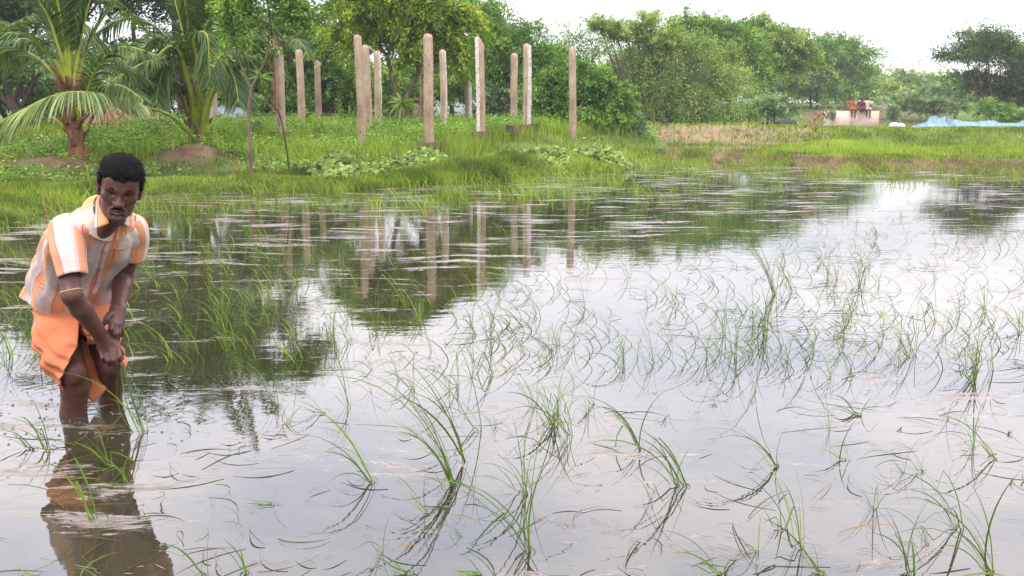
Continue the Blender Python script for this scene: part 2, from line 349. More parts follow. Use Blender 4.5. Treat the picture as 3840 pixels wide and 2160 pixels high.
# --- water: murky, almost opaque, with a skin of drifting scum
def water_mat(name, scum=True):
    m, n, o = mat_new(name)
    geo = n.nodes.new('ShaderNodeNewGeometry').outputs['Position']
    w1 = noise(n, 5.0, 3, .5, geo, (1, 2.2, 1)); w2 = noise(n, 28, 2, .5, geo, (1, 1.6, 1))
    # rings of ripples where the man disturbs the water
    mp = N(n, 'ShaderNodeMapping'); n.links.new(geo, mp.inputs[0]); mp.inputs['Location'].default_value = (-RIP[0], -RIP[1], 0)
    ln = N(n, 'ShaderNodeVectorMath', operation='LENGTH'); n.links.new(mp.outputs[0], ln.inputs[0])
    dn = N(n, 'ShaderNodeMath', operation='MULTIPLY_ADD'); n.links.new(w1, dn.inputs[0]); dn.inputs[1].default_value = .10; n.links.new(ln.outputs['Value'], dn.inputs[2])
    si = N(n, 'ShaderNodeMath', operation='SINE'); ml = N(n, 'ShaderNodeMath', operation='MULTIPLY'); n.links.new(dn.outputs[0], ml.inputs[0]); ml.inputs[1].default_value = 130; n.links.new(ml.outputs[0], si.inputs[0])
    fo = N(n, 'ShaderNodeMapRange'); n.links.new(ln.outputs['Value'], fo.inputs[0]); fo.inputs[1].default_value = .15; fo.inputs[2].default_value = .9; fo.inputs[3].default_value = .06; fo.inputs[4].default_value = 0
    rp = N(n, 'ShaderNodeMath', operation='MULTIPLY'); n.links.new(si.outputs[0], rp.inputs[0]); n.links.new(fo.outputs[0], rp.inputs[1])
    s1 = N(n, 'ShaderNodeMath', operation='MULTIPLY_ADD'); n.links.new(w2, s1.inputs[0]); s1.inputs[1].default_value = .10; n.links.new(w1, s1.inputs[2])
    s2 = N(n, 'ShaderNodeMath', operation='ADD'); n.links.new(s1.outputs[0], s2.inputs[0]); n.links.new(rp.outputs[0], s2.inputs[1])
    nb = bump(n, s2.outputs[0], .15, .0042)
    p = N(n, 'ShaderNodeBsdfPrincipled', Roughness=.015, IOR=1.62)
    p.inputs['Specular IOR Level'].default_value = .62
    wc = ramp(n, noise(n, 1.2, 3, .5, geo), [(.35, (.020, .019, .010)), (.65, (.036, .030, .018))])
    n.links.new(wc, p.inputs['Base Color']); n.links.new(nb, p.inputs['Normal'])
    if not scum:
        n.links.new(p.outputs[0], o.inputs[0]); return m
    # scum: fibrous streaks, broken by finer noise, thicker towards the far bank and on the right
    wv = N(n, 'ShaderNodeCombineXYZ'); wm = N(n, 'ShaderNodeMath', operation='MULTIPLY'); n.links.new(noise(n, .8, 2, .5, geo), wm.inputs[0]); wm.inputs[1].default_value = .9; n.links.new(wm.outputs[0], wv.inputs[1])
    wa = N(n, 'ShaderNodeVectorMath', operation='ADD'); n.links.new(geo, wa.inputs[0]); n.links.new(wv.outputs[0], wa.inputs[1]); gw = wa.outputs[0]
    a = noise(n, 3.0, 9, .70, gw, (.42, 2.3, 1)); b = noise(n, 1.0, 3, .5, geo, (1, 1, 1)); c3 = noise(n, 42, 8, .8, gw, (.4, 1.5, 1))
    sx = N(n, 'ShaderNodeSeparateXYZ'); n.links.new(geo, sx.inputs[0])
    far = N(n, 'ShaderNodeMapRange'); n.links.new(sx.outputs[1], far.inputs[0]); far.inputs[1].default_value = 2.2; far.inputs[2].default_value = 8.0; far.inputs[3].default_value = -.02; far.inputs[4].default_value = .022
    t1 = N(n, 'ShaderNodeMath', operation='MULTIPLY_ADD'); n.links.new(b, t1.inputs[0]); t1.inputs[1].default_value = .30; n.links.new(a, t1.inputs[2])
    t2 = N(n, 'ShaderNodeMath', operation='MULTIPLY_ADD'); n.links.new(c3, t2.inputs[0]); t2.inputs[1].default_value = .36; n.links.new(t1.outputs[0], t2.inputs[2])
    t3 = N(n, 'ShaderNodeMath', operation='ADD'); n.links.new(t2.outputs[0], t3.inputs[0]); n.links.new(far.outputs[0], t3.inputs[1])
    mask = ramp(n, t3.outputs[0], [(.915, (0, 0, 0)), (.93, (.9, .9, .9))])
    q = N(n, 'ShaderNodeBsdfPrincipled', Roughness=.42); q.inputs['Specular IOR Level'].default_value = .55
    sc = ramp(n, c3, [(.38, (.06, .045, .035)), (.5, (.17, .135, .115)), (.62, (.28, .235, .21))])
    n.links.new(sc, q.inputs['Base Color']); n.links.new(bump(n, c3, .5, .006), q.inputs['Normal'])
    mx = N(n, 'ShaderNodeMixShader'); n.links.new(mask, mx.inputs[0]); n.links.new(p.outputs[0], mx.inputs[1]); n.links.new(q.outputs[0], mx.inputs[2]); n.links.new(mx.outputs[0], o.inputs[0])
    return m
RIP = onz(*(340/3.75, 1525/3.75), 0)
M['water'] = water_mat('water'); M['water2'] = water_mat('water_plain', False)
def sheet(name, x0, x1, y0, y1, z, mat, label=None):
    o = mk(name, [(x0, y0, z), (x1, y0, z), (x1, y1, z), (x0, y1, z)], np.array([[0, 1, 2, 3]]), mat); return tag(o, label, kind='structure')
sheet('pond_water', -40, 45, -25, 22.5, 0.0, M['water'])
sheet('paddy_water', 2.8, 45, 22.6, 33.0, .05, M['water2'])
# ================================================================== TREES
def spray_crown(lobes, nspray, L, leaves_per, leaf, droop=.5, spread=.095, shell=.55, up=.2, aspect=.5, lump=6):
    """lobes: list of (centre, (rx,ry,rz)). Each spray is a drooping twig set with small leaves; returns leaf quads and twig starts"""
    cs = np.array([c for c, r in lobes], float); rs = np.array([r for c, r in lobes], float)
    if lump:                                  # break every lobe into smaller boughs so the outline and the shade are uneven
        c2, r2 = [], []
        for c, r in zip(cs, rs):
            for k in range(lump):
                dd = nrm(rng.normal(size=3)); dd[2] = abs(dd[2])*rng.choice([1, 1, -.6]); f = rng.uniform(.30, .55)
                c2.append(c+dd*r*rng.uniform(.45, .85)); r2.append(r*f*np.array([1.15, 1.15, .9]))
            c2.append(c); r2.append(r*.7)
        cs, rs = np.array(c2), np.array(r2)
    vol = rs.prod(1)**(2/3.); pick = rng.choice(len(cs), nspray, p=vol/vol.sum())
    d = nrm(rng.normal(size=(nspray, 3))); d[:, 2] = np.where(d[:, 2] < -.35, -d[:, 2], d[:, 2])
    d = nrm(d)
    rad = shell+(1-shell)*rng.random(nspray)**.6
    rad *= .74+.46*vnoise(d[:, 0]*3+pick*7.3+9, d[:, 2]*3+d[:, 1]*2+5, 1.7)
    P = cs[pick]+d*rs[pick]*rad[:, None]
    out = nrm(d*np.array([1, 1, .5])+rng.normal(size=(nspray, 3))*.35+np.array([0, 0, up]))
    Ls = L*(.5+rng.random(nspray))
    K = leaves_per
    t = (rng.random((nspray, K)))
    Q = P[:, None]+out[:, None]*(t*Ls[:, None])[..., None]
    Q[..., 2] -= droop*(t**2)*Ls[:, None]
    Q += rng.normal(size=Q.shape)*spread*L*np.array([1, 1, .6])
    D = nrm(out[:, None]*.8+rng.normal(size=Q.shape)*.7-np.array([0, 0, 1])*(droop*t)[..., None])
    S = nrm(np.cross(D, rng.normal(size=Q.shape)*.8+np.array([0, 0, .9])))
    rr = np.clip(.5+.30*rng.normal(size=(nspray, 1))+.14*rng.normal(size=(nspray, K)), 0, 1)
    ln = leaf*(.6+.8*rng.random(nspray*K))
    V, F = leaves(Q.reshape(-1, 3), D.reshape(-1, 3), S.reshape(-1, 3), ln, ln*aspect)
    return V, F, np.repeat(rr.ravel(), 4), P, out, Ls
def tree(name, label, cat, base, lobes, mat, nspray, L=.8, per=34, leaf=.12, droop=.5, bark='bark', trunk_r=.12, stems=None, group=None, **kw):
    base = np.array(base, float)
    root = empty(name, base, label, cat, group)
    V, F, r, P, out, Ls = spray_crown(lobes, nspray, L, per, leaf, droop, **kw)
    o = mk('crown', V, F, M[mat], root, {'rnd': r})
    mb = MB()
    stems = stems or [(0, 0), (.5, .2)]; mains = []
    for k, (c, rr) in enumerate(lobes):
        c = np.array(c, float)
        if k < len(stems): s = stems[k]; b0 = base+np.array([s[0], s[1], -.15]); tr_ = trunk_r
        else: q_ = mains[k % len(mains)]; b0 = q_[rng.integers(3, 8)]; tr_ = trunk_r*.45
        mid = (b0*.5+c*.5)+rng.normal(size=3)*np.array([.25, .25, .1])*np.linalg.norm(c-b0)*.22
        pth = catmull([b0, mid, c+np.array([0, 0, rr[2]*.3])], 6)
        if k < len(stems): mains.append(pth)
        addtube(mb, pth, np.linspace(tr_, tr_*.3, len(pth)), 7, .5, .05)
        idx = rng.choice(len(P), min(9, len(P)), replace=False)
        for i in idx:
            if np.linalg.norm((P[i]-c)/np.array(rr)) < 1.3:
                q0 = pth[rng.integers(len(pth)//2, len(pth))]
                pp = catmull([q0, (q0+P[i])/2+rng.normal(size=3)*.1, P[i]+out[i]*Ls[i]*.5], 3)
                addtube(mb, pp, np.linspace(trunk_r*.28, trunk_r*.06, len(pp)), 4)
    mb.build('trunk', M[bark], root, True)
    return root
def lobesU(spec, Y0, dy=.0):
    """(x,y centre in the wide frame, half width, half height in the same units, depth) -> world lobes"""
    o = []
    for s in spec:
        x, y, hw, hh = s[:4]; Yd = Y0+(s[4] if len(s) > 4 else 0); k = .39752*Yd/FPX
        o.append((atU(x, y, Yd), (hw*k, hw*k*.85, hh*k)))
    return o
def gpt(x, Yd):     # ground point below wide-frame column x at depth Yd
    p = atU(x, 300, Yd); return np.array([p[0], p[1], gz(p[0], p[1])])
TG = 'green thicket trees beyond the posts'
# --- left background
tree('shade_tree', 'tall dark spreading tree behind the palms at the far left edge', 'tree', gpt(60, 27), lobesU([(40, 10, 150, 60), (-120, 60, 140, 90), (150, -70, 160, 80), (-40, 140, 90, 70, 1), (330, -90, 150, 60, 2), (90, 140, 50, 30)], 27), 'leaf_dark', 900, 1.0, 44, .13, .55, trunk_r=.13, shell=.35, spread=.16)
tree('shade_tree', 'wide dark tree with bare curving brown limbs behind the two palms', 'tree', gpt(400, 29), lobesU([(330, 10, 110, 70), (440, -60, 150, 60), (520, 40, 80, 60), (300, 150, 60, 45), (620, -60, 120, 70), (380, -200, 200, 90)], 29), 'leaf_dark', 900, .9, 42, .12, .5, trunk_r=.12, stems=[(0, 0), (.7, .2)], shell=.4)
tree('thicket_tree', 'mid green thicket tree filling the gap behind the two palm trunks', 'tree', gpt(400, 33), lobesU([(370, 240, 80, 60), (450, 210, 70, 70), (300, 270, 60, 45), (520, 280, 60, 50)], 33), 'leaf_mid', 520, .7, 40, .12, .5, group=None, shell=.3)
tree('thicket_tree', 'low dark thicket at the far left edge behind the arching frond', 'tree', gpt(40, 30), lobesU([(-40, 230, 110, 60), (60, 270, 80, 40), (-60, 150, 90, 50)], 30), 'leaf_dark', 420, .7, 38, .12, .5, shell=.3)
# --- behind the posts
tree('thicket_tree', 'feathery green thicket tree just left of and behind the first tall post', 'tree', gpt(650, 28), lobesU([(600, 110, 60, 60), (670, 110, 70, 60), (640, 200, 90, 60), (580, 260, 70, 50), (720, 60, 50, 30), (700, 270, 60, 45)], 28), 'leaf_mid', 900, .6, 44, .10, .6, shell=.25)
tree('thicket_tree', 'dense green thicket tree behind the posts left of the neem, dark at its base', 'tree', gpt(830, 30), lobesU([(790, 150, 60, 50), (850, 190, 70, 60), (770, 230, 70, 55), (880, 240, 60, 50), (820, 110, 45, 30), (740, 110, 50, 50)], 30), 'leaf_mid', 900, .6, 46, .10, .55, shell=.25, trunk_r=.16)
nb = gpt(1003, 24)
NL = lobesU([(880, 30, 60, 45), (950, 10, 70, 50), (1040, 25, 75, 50), (1120, 45, 65, 50), (880, 80, 45, 28), (1000, 80, 60, 35), (1110, 100, 60, 40), (1160, 60, 38, 50), (1130, 145, 40, 25), (960, -40, 80, 30), (1070, 130, 50, 28), (900, 115, 30, 20)], 24)
root = empty('neem_tree', nb, 'yellow green neem tree with two thin leaning stems behind the middle posts', 'tree')
V, F, r, P, out_, Ls = spray_crown(NL, 1150, .55, 52, .115, .95, .10, .35, .1, .34)
mk('crown', V, F, M['leaf_yellow'], root, {'rnd': r})
mb = MB()
s1 = catmull([atU(1003, 285, 24), atU(999, 240, 24), atU(985, 190, 24), atU(972, 140, 24), atU(940, 105, 24), atU(900, 60, 24.2)], 6); s1[0][2] = nb[2]-.2
s2 = catmull([atU(1012, 290, 23.8), atU(1026, 232, 24), atU(1052, 185, 24), atU(1060, 120, 24), atU(1100, 70, 24)], 6); s2[0][2] = nb[2]-.2
s3 = catmull([atU(975, 145, 24), atU(985, 100, 24), atU(1000, 60, 24.3), atU(1005, 0, 24)], 5)
for s_, a, b in ((s1, .085, .03), (s2, .07, .03), (s3, .045, .02)): addtube(mb, s_, np.linspace(a, b, len(s_)), 7, .5, .05)
for i in rng.choice(len(P), 46, replace=False):
    src = (s1, s2, s3)[rng.integers(3)]; q0 = src[rng.integers(len(src)//2, len(src))]
    pp = catmull([q0, (q0+P[i])/2+rng.normal(size=3)*.12, P[i]], 3); addtube(mb, pp, np.linspace(.022, .007, len(pp)), 4)
mb.build('trunk', M['bark_red'], root, True)
tree('thorn_tree', 'tall feathery thorn tree with wispy arching tips right of the neem', 'tree', gpt(1260, 30), lobesU([(1210, 60, 60, 45), (1270, 120, 75, 50), (1340, 150, 60, 40), (1200, 150, 50, 50), (1290, 190, 90, 50), (1240, 30, 30, 22), (1330, 85, 30, 18), (1170, 30, 30, 30), (1390, 190, 50, 40)], 30), 'leaf_mid', 1150, .8, 40, .09, .75, shell=.25, up=.5, aspect=.4)
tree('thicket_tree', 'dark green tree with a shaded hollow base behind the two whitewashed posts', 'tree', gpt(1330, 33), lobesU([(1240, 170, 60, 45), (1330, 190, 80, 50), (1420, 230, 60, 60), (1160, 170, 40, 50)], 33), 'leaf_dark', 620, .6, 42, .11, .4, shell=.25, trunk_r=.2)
tree('shrub', 'pale feathery shrub between the whitewashed post and the paired posts', 'shrub', gpt(1255, 26), lobesU([(1245, 262, 45, 32), (1285, 275, 38, 30), (1220, 290, 30, 22)], 26), 'leaf_grey', 420, .4, 44, .075, .6, trunk_r=.05, shell=.2)
tree('shrub', 'big bright green shrub behind and right of the last post', 'shrub', gpt(1470, 24.5), lobesU([(1430, 215, 65, 55), (1490, 240, 60, 60), (1540, 290, 50, 40), (1400, 270, 55, 45), (1460, 300, 80, 35), (1375, 230, 35, 35)], 24.5), 'leaf_mid', 1500, .45, 46, .075, .6, trunk_r=.07, shell=.2)
tree('shrub', 'low grey green shrub at the right foot of the bright shrub', 'shrub', gpt(1575, 25), lobesU([(1560, 310, 40, 26), (1590, 325, 26, 16)], 25), 'leaf_grey', 300, .35, 40, .07, .4, trunk_r=.04, shell=.2)
tree('thorn_tree', 'nearly bare twiggy thorn tree behind the last post, thin leaves against the sky', 'tree', gpt(1450, 36), lobesU([(1440, 110, 45, 22), (1490, 150, 60, 30), (1420, 140, 40, 25)], 36), 'leaf_grey', 120, .9, 26, .09, .3, trunk_r=.09, shell=.3, up=.6)
# --- right of the posts
tree('thorn_tree', 'small umbrella crowned thorn tree on a bare leaning stem above the weeping thicket', 'tree', gpt(1630, 38), lobesU([(1527, 78, 36, 14), (1508, 68, 22, 10), (1548, 88, 22, 12)], 38), 'leaf_olive', 170, .45, 40, .08, .2, trunk_r=.07, shell=.2, up=.5)
tree('thorn_tree', 'flat topped thorn tree between the umbrella tree and the weeping thicket', 'tree', gpt(1660, 39), lobesU([(1600, 75, 38, 16), (1635, 60, 26, 14), (1580, 105, 50, 18), (1650, 110, 60, 25)], 39), 'leaf_olive', 340, .6, 36, .09, .3, trunk_r=.09, shell=.2, up=.4)
tree('thorn_tree', 'huge weeping thorn tree with hanging feathery boughs down to the red bund', 'tree', gpt(1700, 40), lobesU([(1640, 160, 110, 55), (1740, 150, 90, 55), (1580, 210, 80, 60), (1680, 230, 120, 60), (1800, 220, 90, 60), (1620, 285, 90, 35), (1740, 290, 110, 35), (1690, 110, 60, 30)], 40), 'leaf_olive', 2100, 1.2, 50, .10, 1.15, trunk_r=.11, shell=.25, up=.3, aspect=.4)
tree('thicket_tree', 'rounded blue green tree behind the weeping thicket, left of the twin peaks', 'tree', gpt(1800, 46), lobesU([(1770, 90, 75, 45), (1840, 120, 70, 60), (1720, 80, 40, 28), (1860, 200, 60, 70)], 46), 'leaf_mid', 1100, .9, 40, .12, .5, trunk_r=.09, shell=.25)
tree('thicket_tree', 'yellow green tree with two conical peaks, highest on the right side', 'tree', gpt(1930, 50), lobesU([(1925, 80, 26, 34), (1902, 95, 22, 30), (1960, 130, 60, 50), (1880, 160, 50, 60), (1860, 75, 14, 14), (2010, 160, 50, 45)], 50), 'leaf_olive', 1300, .8, 42, .12, .5, trunk_r=.06, shell=.25)
tree('thorn_tree', 'dark broad thorn tree with feathery tiers reaching right over the concrete tank', 'tree', gpt(2040, 76), lobesU([(1990, 160, 80, 50), (2070, 150, 80, 45), (2120, 200, 65, 50), (1960, 220, 80, 40), (2060, 230, 100, 32), (2150, 140, 45, 14), (2180, 180, 40, 10), (2100, 120, 50, 14), (2010, 125, 50, 18)], 76), 'leaf_mid', 1700, 1.5, 46, .17, .45, trunk_r=.1, shell=.25, up=.15)
tree('shrub', 'silvery green bush on the slope left of the concrete tank', 'shrub', gpt(1935, 44), lobesU([(1930, 268, 50, 22), (1890, 285, 40, 16), (1960, 285, 30, 16)], 44), 'leaf_grey', 420, .5, 40, .09, .4, trunk_r=.05, shell=.2)
tree('shrub', 'low dark bush under the weeping thicket beside the silvery bush', 'shrub', gpt(1830, 43), lobesU([(1820, 292, 40, 14), (1860, 296, 30, 10)], 43), 'leaf_mid', 220, .5, 36, .09, .4, trunk_r=.04, shell=.2)
tree('shrub', 'small pale bush touching the left corner of the concrete tank', 'shrub', gpt(2095, 61), lobesU([(2098, 293, 18, 14)], 61), 'leaf_grey', 110, .4, 34, .09, .3, trunk_r=.03, shell=.2)
tree('shrub', 'thin upright bush on the slope right of the concrete tank', 'shrub', gpt(2245, 61), lobesU([(2247, 278, 13, 13), (2243, 296, 16, 12)], 61), 'leaf_grey', 130, .4, 30, .09, .3, trunk_r=.03, shell=.2)
tree('thicket_tree', 'olive tree row filling the low skyline behind the concrete tank', 'tree', gpt(2220, 92), lobesU([(2180, 225, 60, 35), (2260, 210, 60, 30), (2330, 210, 70, 30), (2240, 240, 90, 24), (2130, 245, 60, 22), (2050, 240, 60, 20)], 92), 'leaf_olive', 1000, 1.1, 38, .17, .4, trunk_r=.2, shell=.25)
tree('thorn_tree', 'tall feathery tree at the right edge with thin branches reaching left', 'tree', gpt(2500, 52), lobesU([(2480, 120, 70, 28), (2430, 150, 50, 12), (2530, 150, 70, 45), (2580, 190, 60, 60), (2400, 145, 30, 8), (2470, 95, 40, 12)], 52), 'leaf_dark', 900, 1.0, 38, .11, .35, trunk_r=.08, shell=.3, up=.3)
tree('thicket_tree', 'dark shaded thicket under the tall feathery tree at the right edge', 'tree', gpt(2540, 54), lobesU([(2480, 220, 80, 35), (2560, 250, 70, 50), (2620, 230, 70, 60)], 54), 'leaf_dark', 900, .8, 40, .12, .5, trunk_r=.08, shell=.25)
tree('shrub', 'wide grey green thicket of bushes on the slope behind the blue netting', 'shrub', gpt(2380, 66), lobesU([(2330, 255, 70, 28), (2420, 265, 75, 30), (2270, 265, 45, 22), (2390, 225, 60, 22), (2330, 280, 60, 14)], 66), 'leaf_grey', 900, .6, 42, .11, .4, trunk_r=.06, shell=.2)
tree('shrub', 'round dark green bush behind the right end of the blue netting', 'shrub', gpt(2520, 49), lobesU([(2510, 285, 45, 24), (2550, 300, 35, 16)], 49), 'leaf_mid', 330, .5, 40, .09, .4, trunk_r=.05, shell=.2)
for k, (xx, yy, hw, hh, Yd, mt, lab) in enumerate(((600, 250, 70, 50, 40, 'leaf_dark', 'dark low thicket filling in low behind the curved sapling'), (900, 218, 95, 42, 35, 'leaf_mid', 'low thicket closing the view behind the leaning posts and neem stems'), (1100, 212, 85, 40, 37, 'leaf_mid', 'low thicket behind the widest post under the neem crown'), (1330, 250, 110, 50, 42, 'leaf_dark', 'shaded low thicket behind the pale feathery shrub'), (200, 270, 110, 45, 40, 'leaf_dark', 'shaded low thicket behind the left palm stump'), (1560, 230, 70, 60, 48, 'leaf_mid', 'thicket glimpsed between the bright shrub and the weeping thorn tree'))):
    tree('thicket_tree', lab, 'tree', gpt(xx, Yd), lobesU([(xx-hw*.5, yy, hw*.6, hh), (xx+hw*.5, yy, hw*.6, hh*.9), (xx, yy+15, hw, hh*.7)], Yd), mt, 520, .8, 40, .14, .5, shell=.2)
tree('thicket_tree', 'dense dark tree standing just past the left edge of the bank', 'tree', gpt(-420, 30), lobesU([(-420, 150, 160, 90), (-300, 60, 120, 90), (-560, 200, 140, 80)], 30), 'leaf_mid', 500, .9, 40, .14, .5, shell=.25)
# the far wood closing the view
V_, F_, r_ = [], [], []; n0 = 0
LB = []
for k in range(64):
    x = -1250+k*76+rng.normal()*15; Yd = 85+rng.random()*30
    h = 24 if x > 1600 else 75
    LB.append((atU(x, (252 if x > 1600 else 270)-h*.5+rng.normal()*7, Yd), (55*.39752*Yd/FPX, 3, h*.39752*Yd/FPX)))
V, F, r, *_ = spray_crown(LB, 5200, 1.6, 26, .42, .4, .14, .1)
tag(mk('far_wood', V, F, M['leaf_olive'], attrs={'rnd': r}), 'distant olive green wood closing the view along the horizon', 'wood', kind='stuff')

# ================================================================== COCONUT PALMS
def frond(root, pts, mat='palm', w=.5, name='frond', petiole=.22, r0=.030, n=70, droop=.7, side_bias=1.0, rmat='petiole', cutbase=0):
    """pts: rachis points from the trunk to the tip (world). Leaflets hang from both sides."""
    path = catmull(pts, 14); K = len(path)
    seg = np.linalg.norm(np.diff(path, axis=0), axis=1); s = np.concatenate([[0], np.cumsum(seg)]); T = s[-1]
    n = max(n, int(T/.034))
    u = np.linspace(petiole, .995, n); P = np.stack([np.interp(u*T, s, path[:, i]) for i in range(3)], 1)
    tan = nrm(np.stack([np.interp(np.clip(u+.01, 0, 1)*T, s, path[:, i]) for i in range(3)], 1)-np.stack([np.interp((u-.01)*T, s, path[:, i]) for i in range(3)], 1))
    side = nrm(np.cross(tan, np.array([0, 0, 1.])+.001))
    upv = np.cross(side, tan)
    Ln = w*np.sin(np.pi*np.clip((u-petiole)/(1-petiole)*.86+.12, 0, 1))**.6*(.85+.3*rng.random(n))
    Vs, Fs, Rs = [], [], []; nn = 0
    for sg_ in (-1, 1):
        D0 = nrm(side*sg_*.85+tan*.80+upv*(.25)+rng.normal(size=(n, 3))*.07)
        KK = 6; t = np.linspace(0, 1, KK)
        Pp = P[:, None]+D0[:, None]*(Ln[:, None]*t)[..., None]
        dr = .62*droop*(.8+.5*rng.random(n))
        Pp[..., 2] -= (dr*Ln)[:, None]*(t**1.6)
        # keep the length when drooping
        c = Pp-P[:, None]; Pp = P[:, None]+c*np.array([1, 1, 1.])*(1-.28*dr[:, None]*t)[..., None]*np.array([1, 1, 1.25])
        Wd = (.026*np.array([.7, 1, .95, .8, .5, .05]))[None, :]*(.8+.4*rng.random(n))[:, None]
        sd_ = nrm(np.cross(D0, upv+rng.normal(size=(n, 3))*.5))
        V, F = ribbons(Pp, Wd, sd_)
        Vs.append(V); Fs.append(F+nn); nn += len(V); Rs.append(np.repeat(np.clip(.45+.2*rng.normal(size=n), 0, 1), KK*2))
    f = mk(name, np.vstack(Vs), np.vstack(Fs), M[mat], root, {'rnd': np.concatenate(Rs)})
    mb = MB(); addtube(mb, path, np.interp(s/T, [0, .08, .3, 1], [r0*1.9, r0*1.25, r0*.7, .006]), 7)
    mb.build('rachis', M[rmat], f, True)
    return f
def ptsU(l, Y0, Y1): return [atU(x, y, Y0+(Y1-Y0)*i/(len(l)-1)) for i, (x, y) in enumerate(l)]
def palm_trunk(root, pts, r, boots=26):
    mb = MB(); p = catmull(pts, 8); addtube(mb, p, np.interp(np.linspace(0, 1, len(p)), [0, .15, .6, 1], [r*1.35, r, r*.95, r*.6]), 12, .5, .06)
    mb.build('trunk', M['fibre'], root, True)
    # old leaf bases and ragged fibre clasping the stem
    mb = MB()
    for k in range(boots):
        t = .12+.85*k/boots; q = p[int(t*(len(p)-1))]; a = k*2.4; d = np.array([math.cos(a), math.sin(a), 0])
        up = rng.uniform(.14, .34); o = rng.uniform(.05, .16)
        pp = catmull([q+d*r*.8, q+d*(r+.04)+np.array([0, 0, up*.5]), q+d*(r+o)+np.array([0, 0, up])], 4)
        addtube(mb, pp, np.linspace(.05, .016, len(pp)), 5, .5, .12)
    mb.build('leaf_base', M['fibre'], root, True)
PA = gpt(188, 14.2)
rootA = empty('coconut_palm', PA, 'young coconut palm with a stout fibrous stump, the left one, nearer the water', 'palm')
palm_trunk(rootA, [PA-[0, 0, .15], atU(187, 330, 14.2), atU(183, 290, 14.2), atU(178, 235, 14.2), atU(174, 190, 14.2)], .115)
for pts, Y1, mt, w_, dr in (
    ([(178, 235), (172, 120), (167, 0), (155, -140), (130, -250)], 14.0, 'palm', .50, .2),
    ([(176, 230), (160, 100), (140, -20), (105, -130), (60, -210)], 13.8, 'palm', .55, .35),
    ([(182, 230), (205, 90), (235, -30), (280, -120), (340, -180)], 14.4, 'palm', .55, .35),
    ([(180, 230), (196, 110), (214, 0), (250, -130), (300, -220)], 14.6, 'palm', .45, .3),
    ([(172, 215), (145, 110), (110, 20), (40, -60), (-60, -60)], 13.6, 'palm', .55, .6),
    ([(190, 315), (214, 240), (250, 160), (310, 118), (400, 140)], 13.6, 'palm', .55, .8),
    ([(172, 215), (125, 140), (60, 90), (-30, 90), (-110, 150)], 13.2, 'palm', .6, .8),
    ([(186, 290), (240, 230), (300, 215), (360, 250)], 13.4, 'palm', .5, .9),
    ([(172, 200), (150, 60), (80, -20), (0, -50)], 15.0, 'palm', .6, .6),
    ([(168, 240), (130, 180), (60, 130), (-40, 130), (-130, 180)], 14.6, 'palm', .6, .8),
    ([(184, 240), (215, 130), (270, 30), (350, -30), (450, -10)], 14.8, 'palm', .55, .6),
    ([(185, 300), (220, 210), (290, 170), (370, 200)], 15.2, 'palm', .5, .8),
    ([(176, 235), (180, 110), (186, 0), (196, -120), (200, -260)], 14.3, 'palm', .35, .15),
    ([(165, 320), (120, 290), (60, 280), (-20, 320)], 13.9, 'palm', .45, .7)):
    frond(rootA, ptsU(pts, 14.2, Y1), mt, w_, droop=dr)
PB = gpt(502, 17.4)
ARCH = [atU(*q) for q in ((490, 350, 17.2), (430, 292, 16.2), (350, 264, 14.9), (290, 243, 13.9), (200, 231, 13.1), (130, 242, 12.8), (60, 275, 12.7), (0, 310, 12.7), (-60, 360, 12.8))]
rootB = empty('coconut_palm', PB, 'coconut palm on a bare earth mound with thick yellow green stalks, the right one', 'palm')
palm_trunk(rootB, [PB-[0, 0, .15], atU(500, 330, 17.4), atU(490, 290, 17.4), atU(484, 250, 17.4), atU(486, 200, 17.4)], .16, 18)
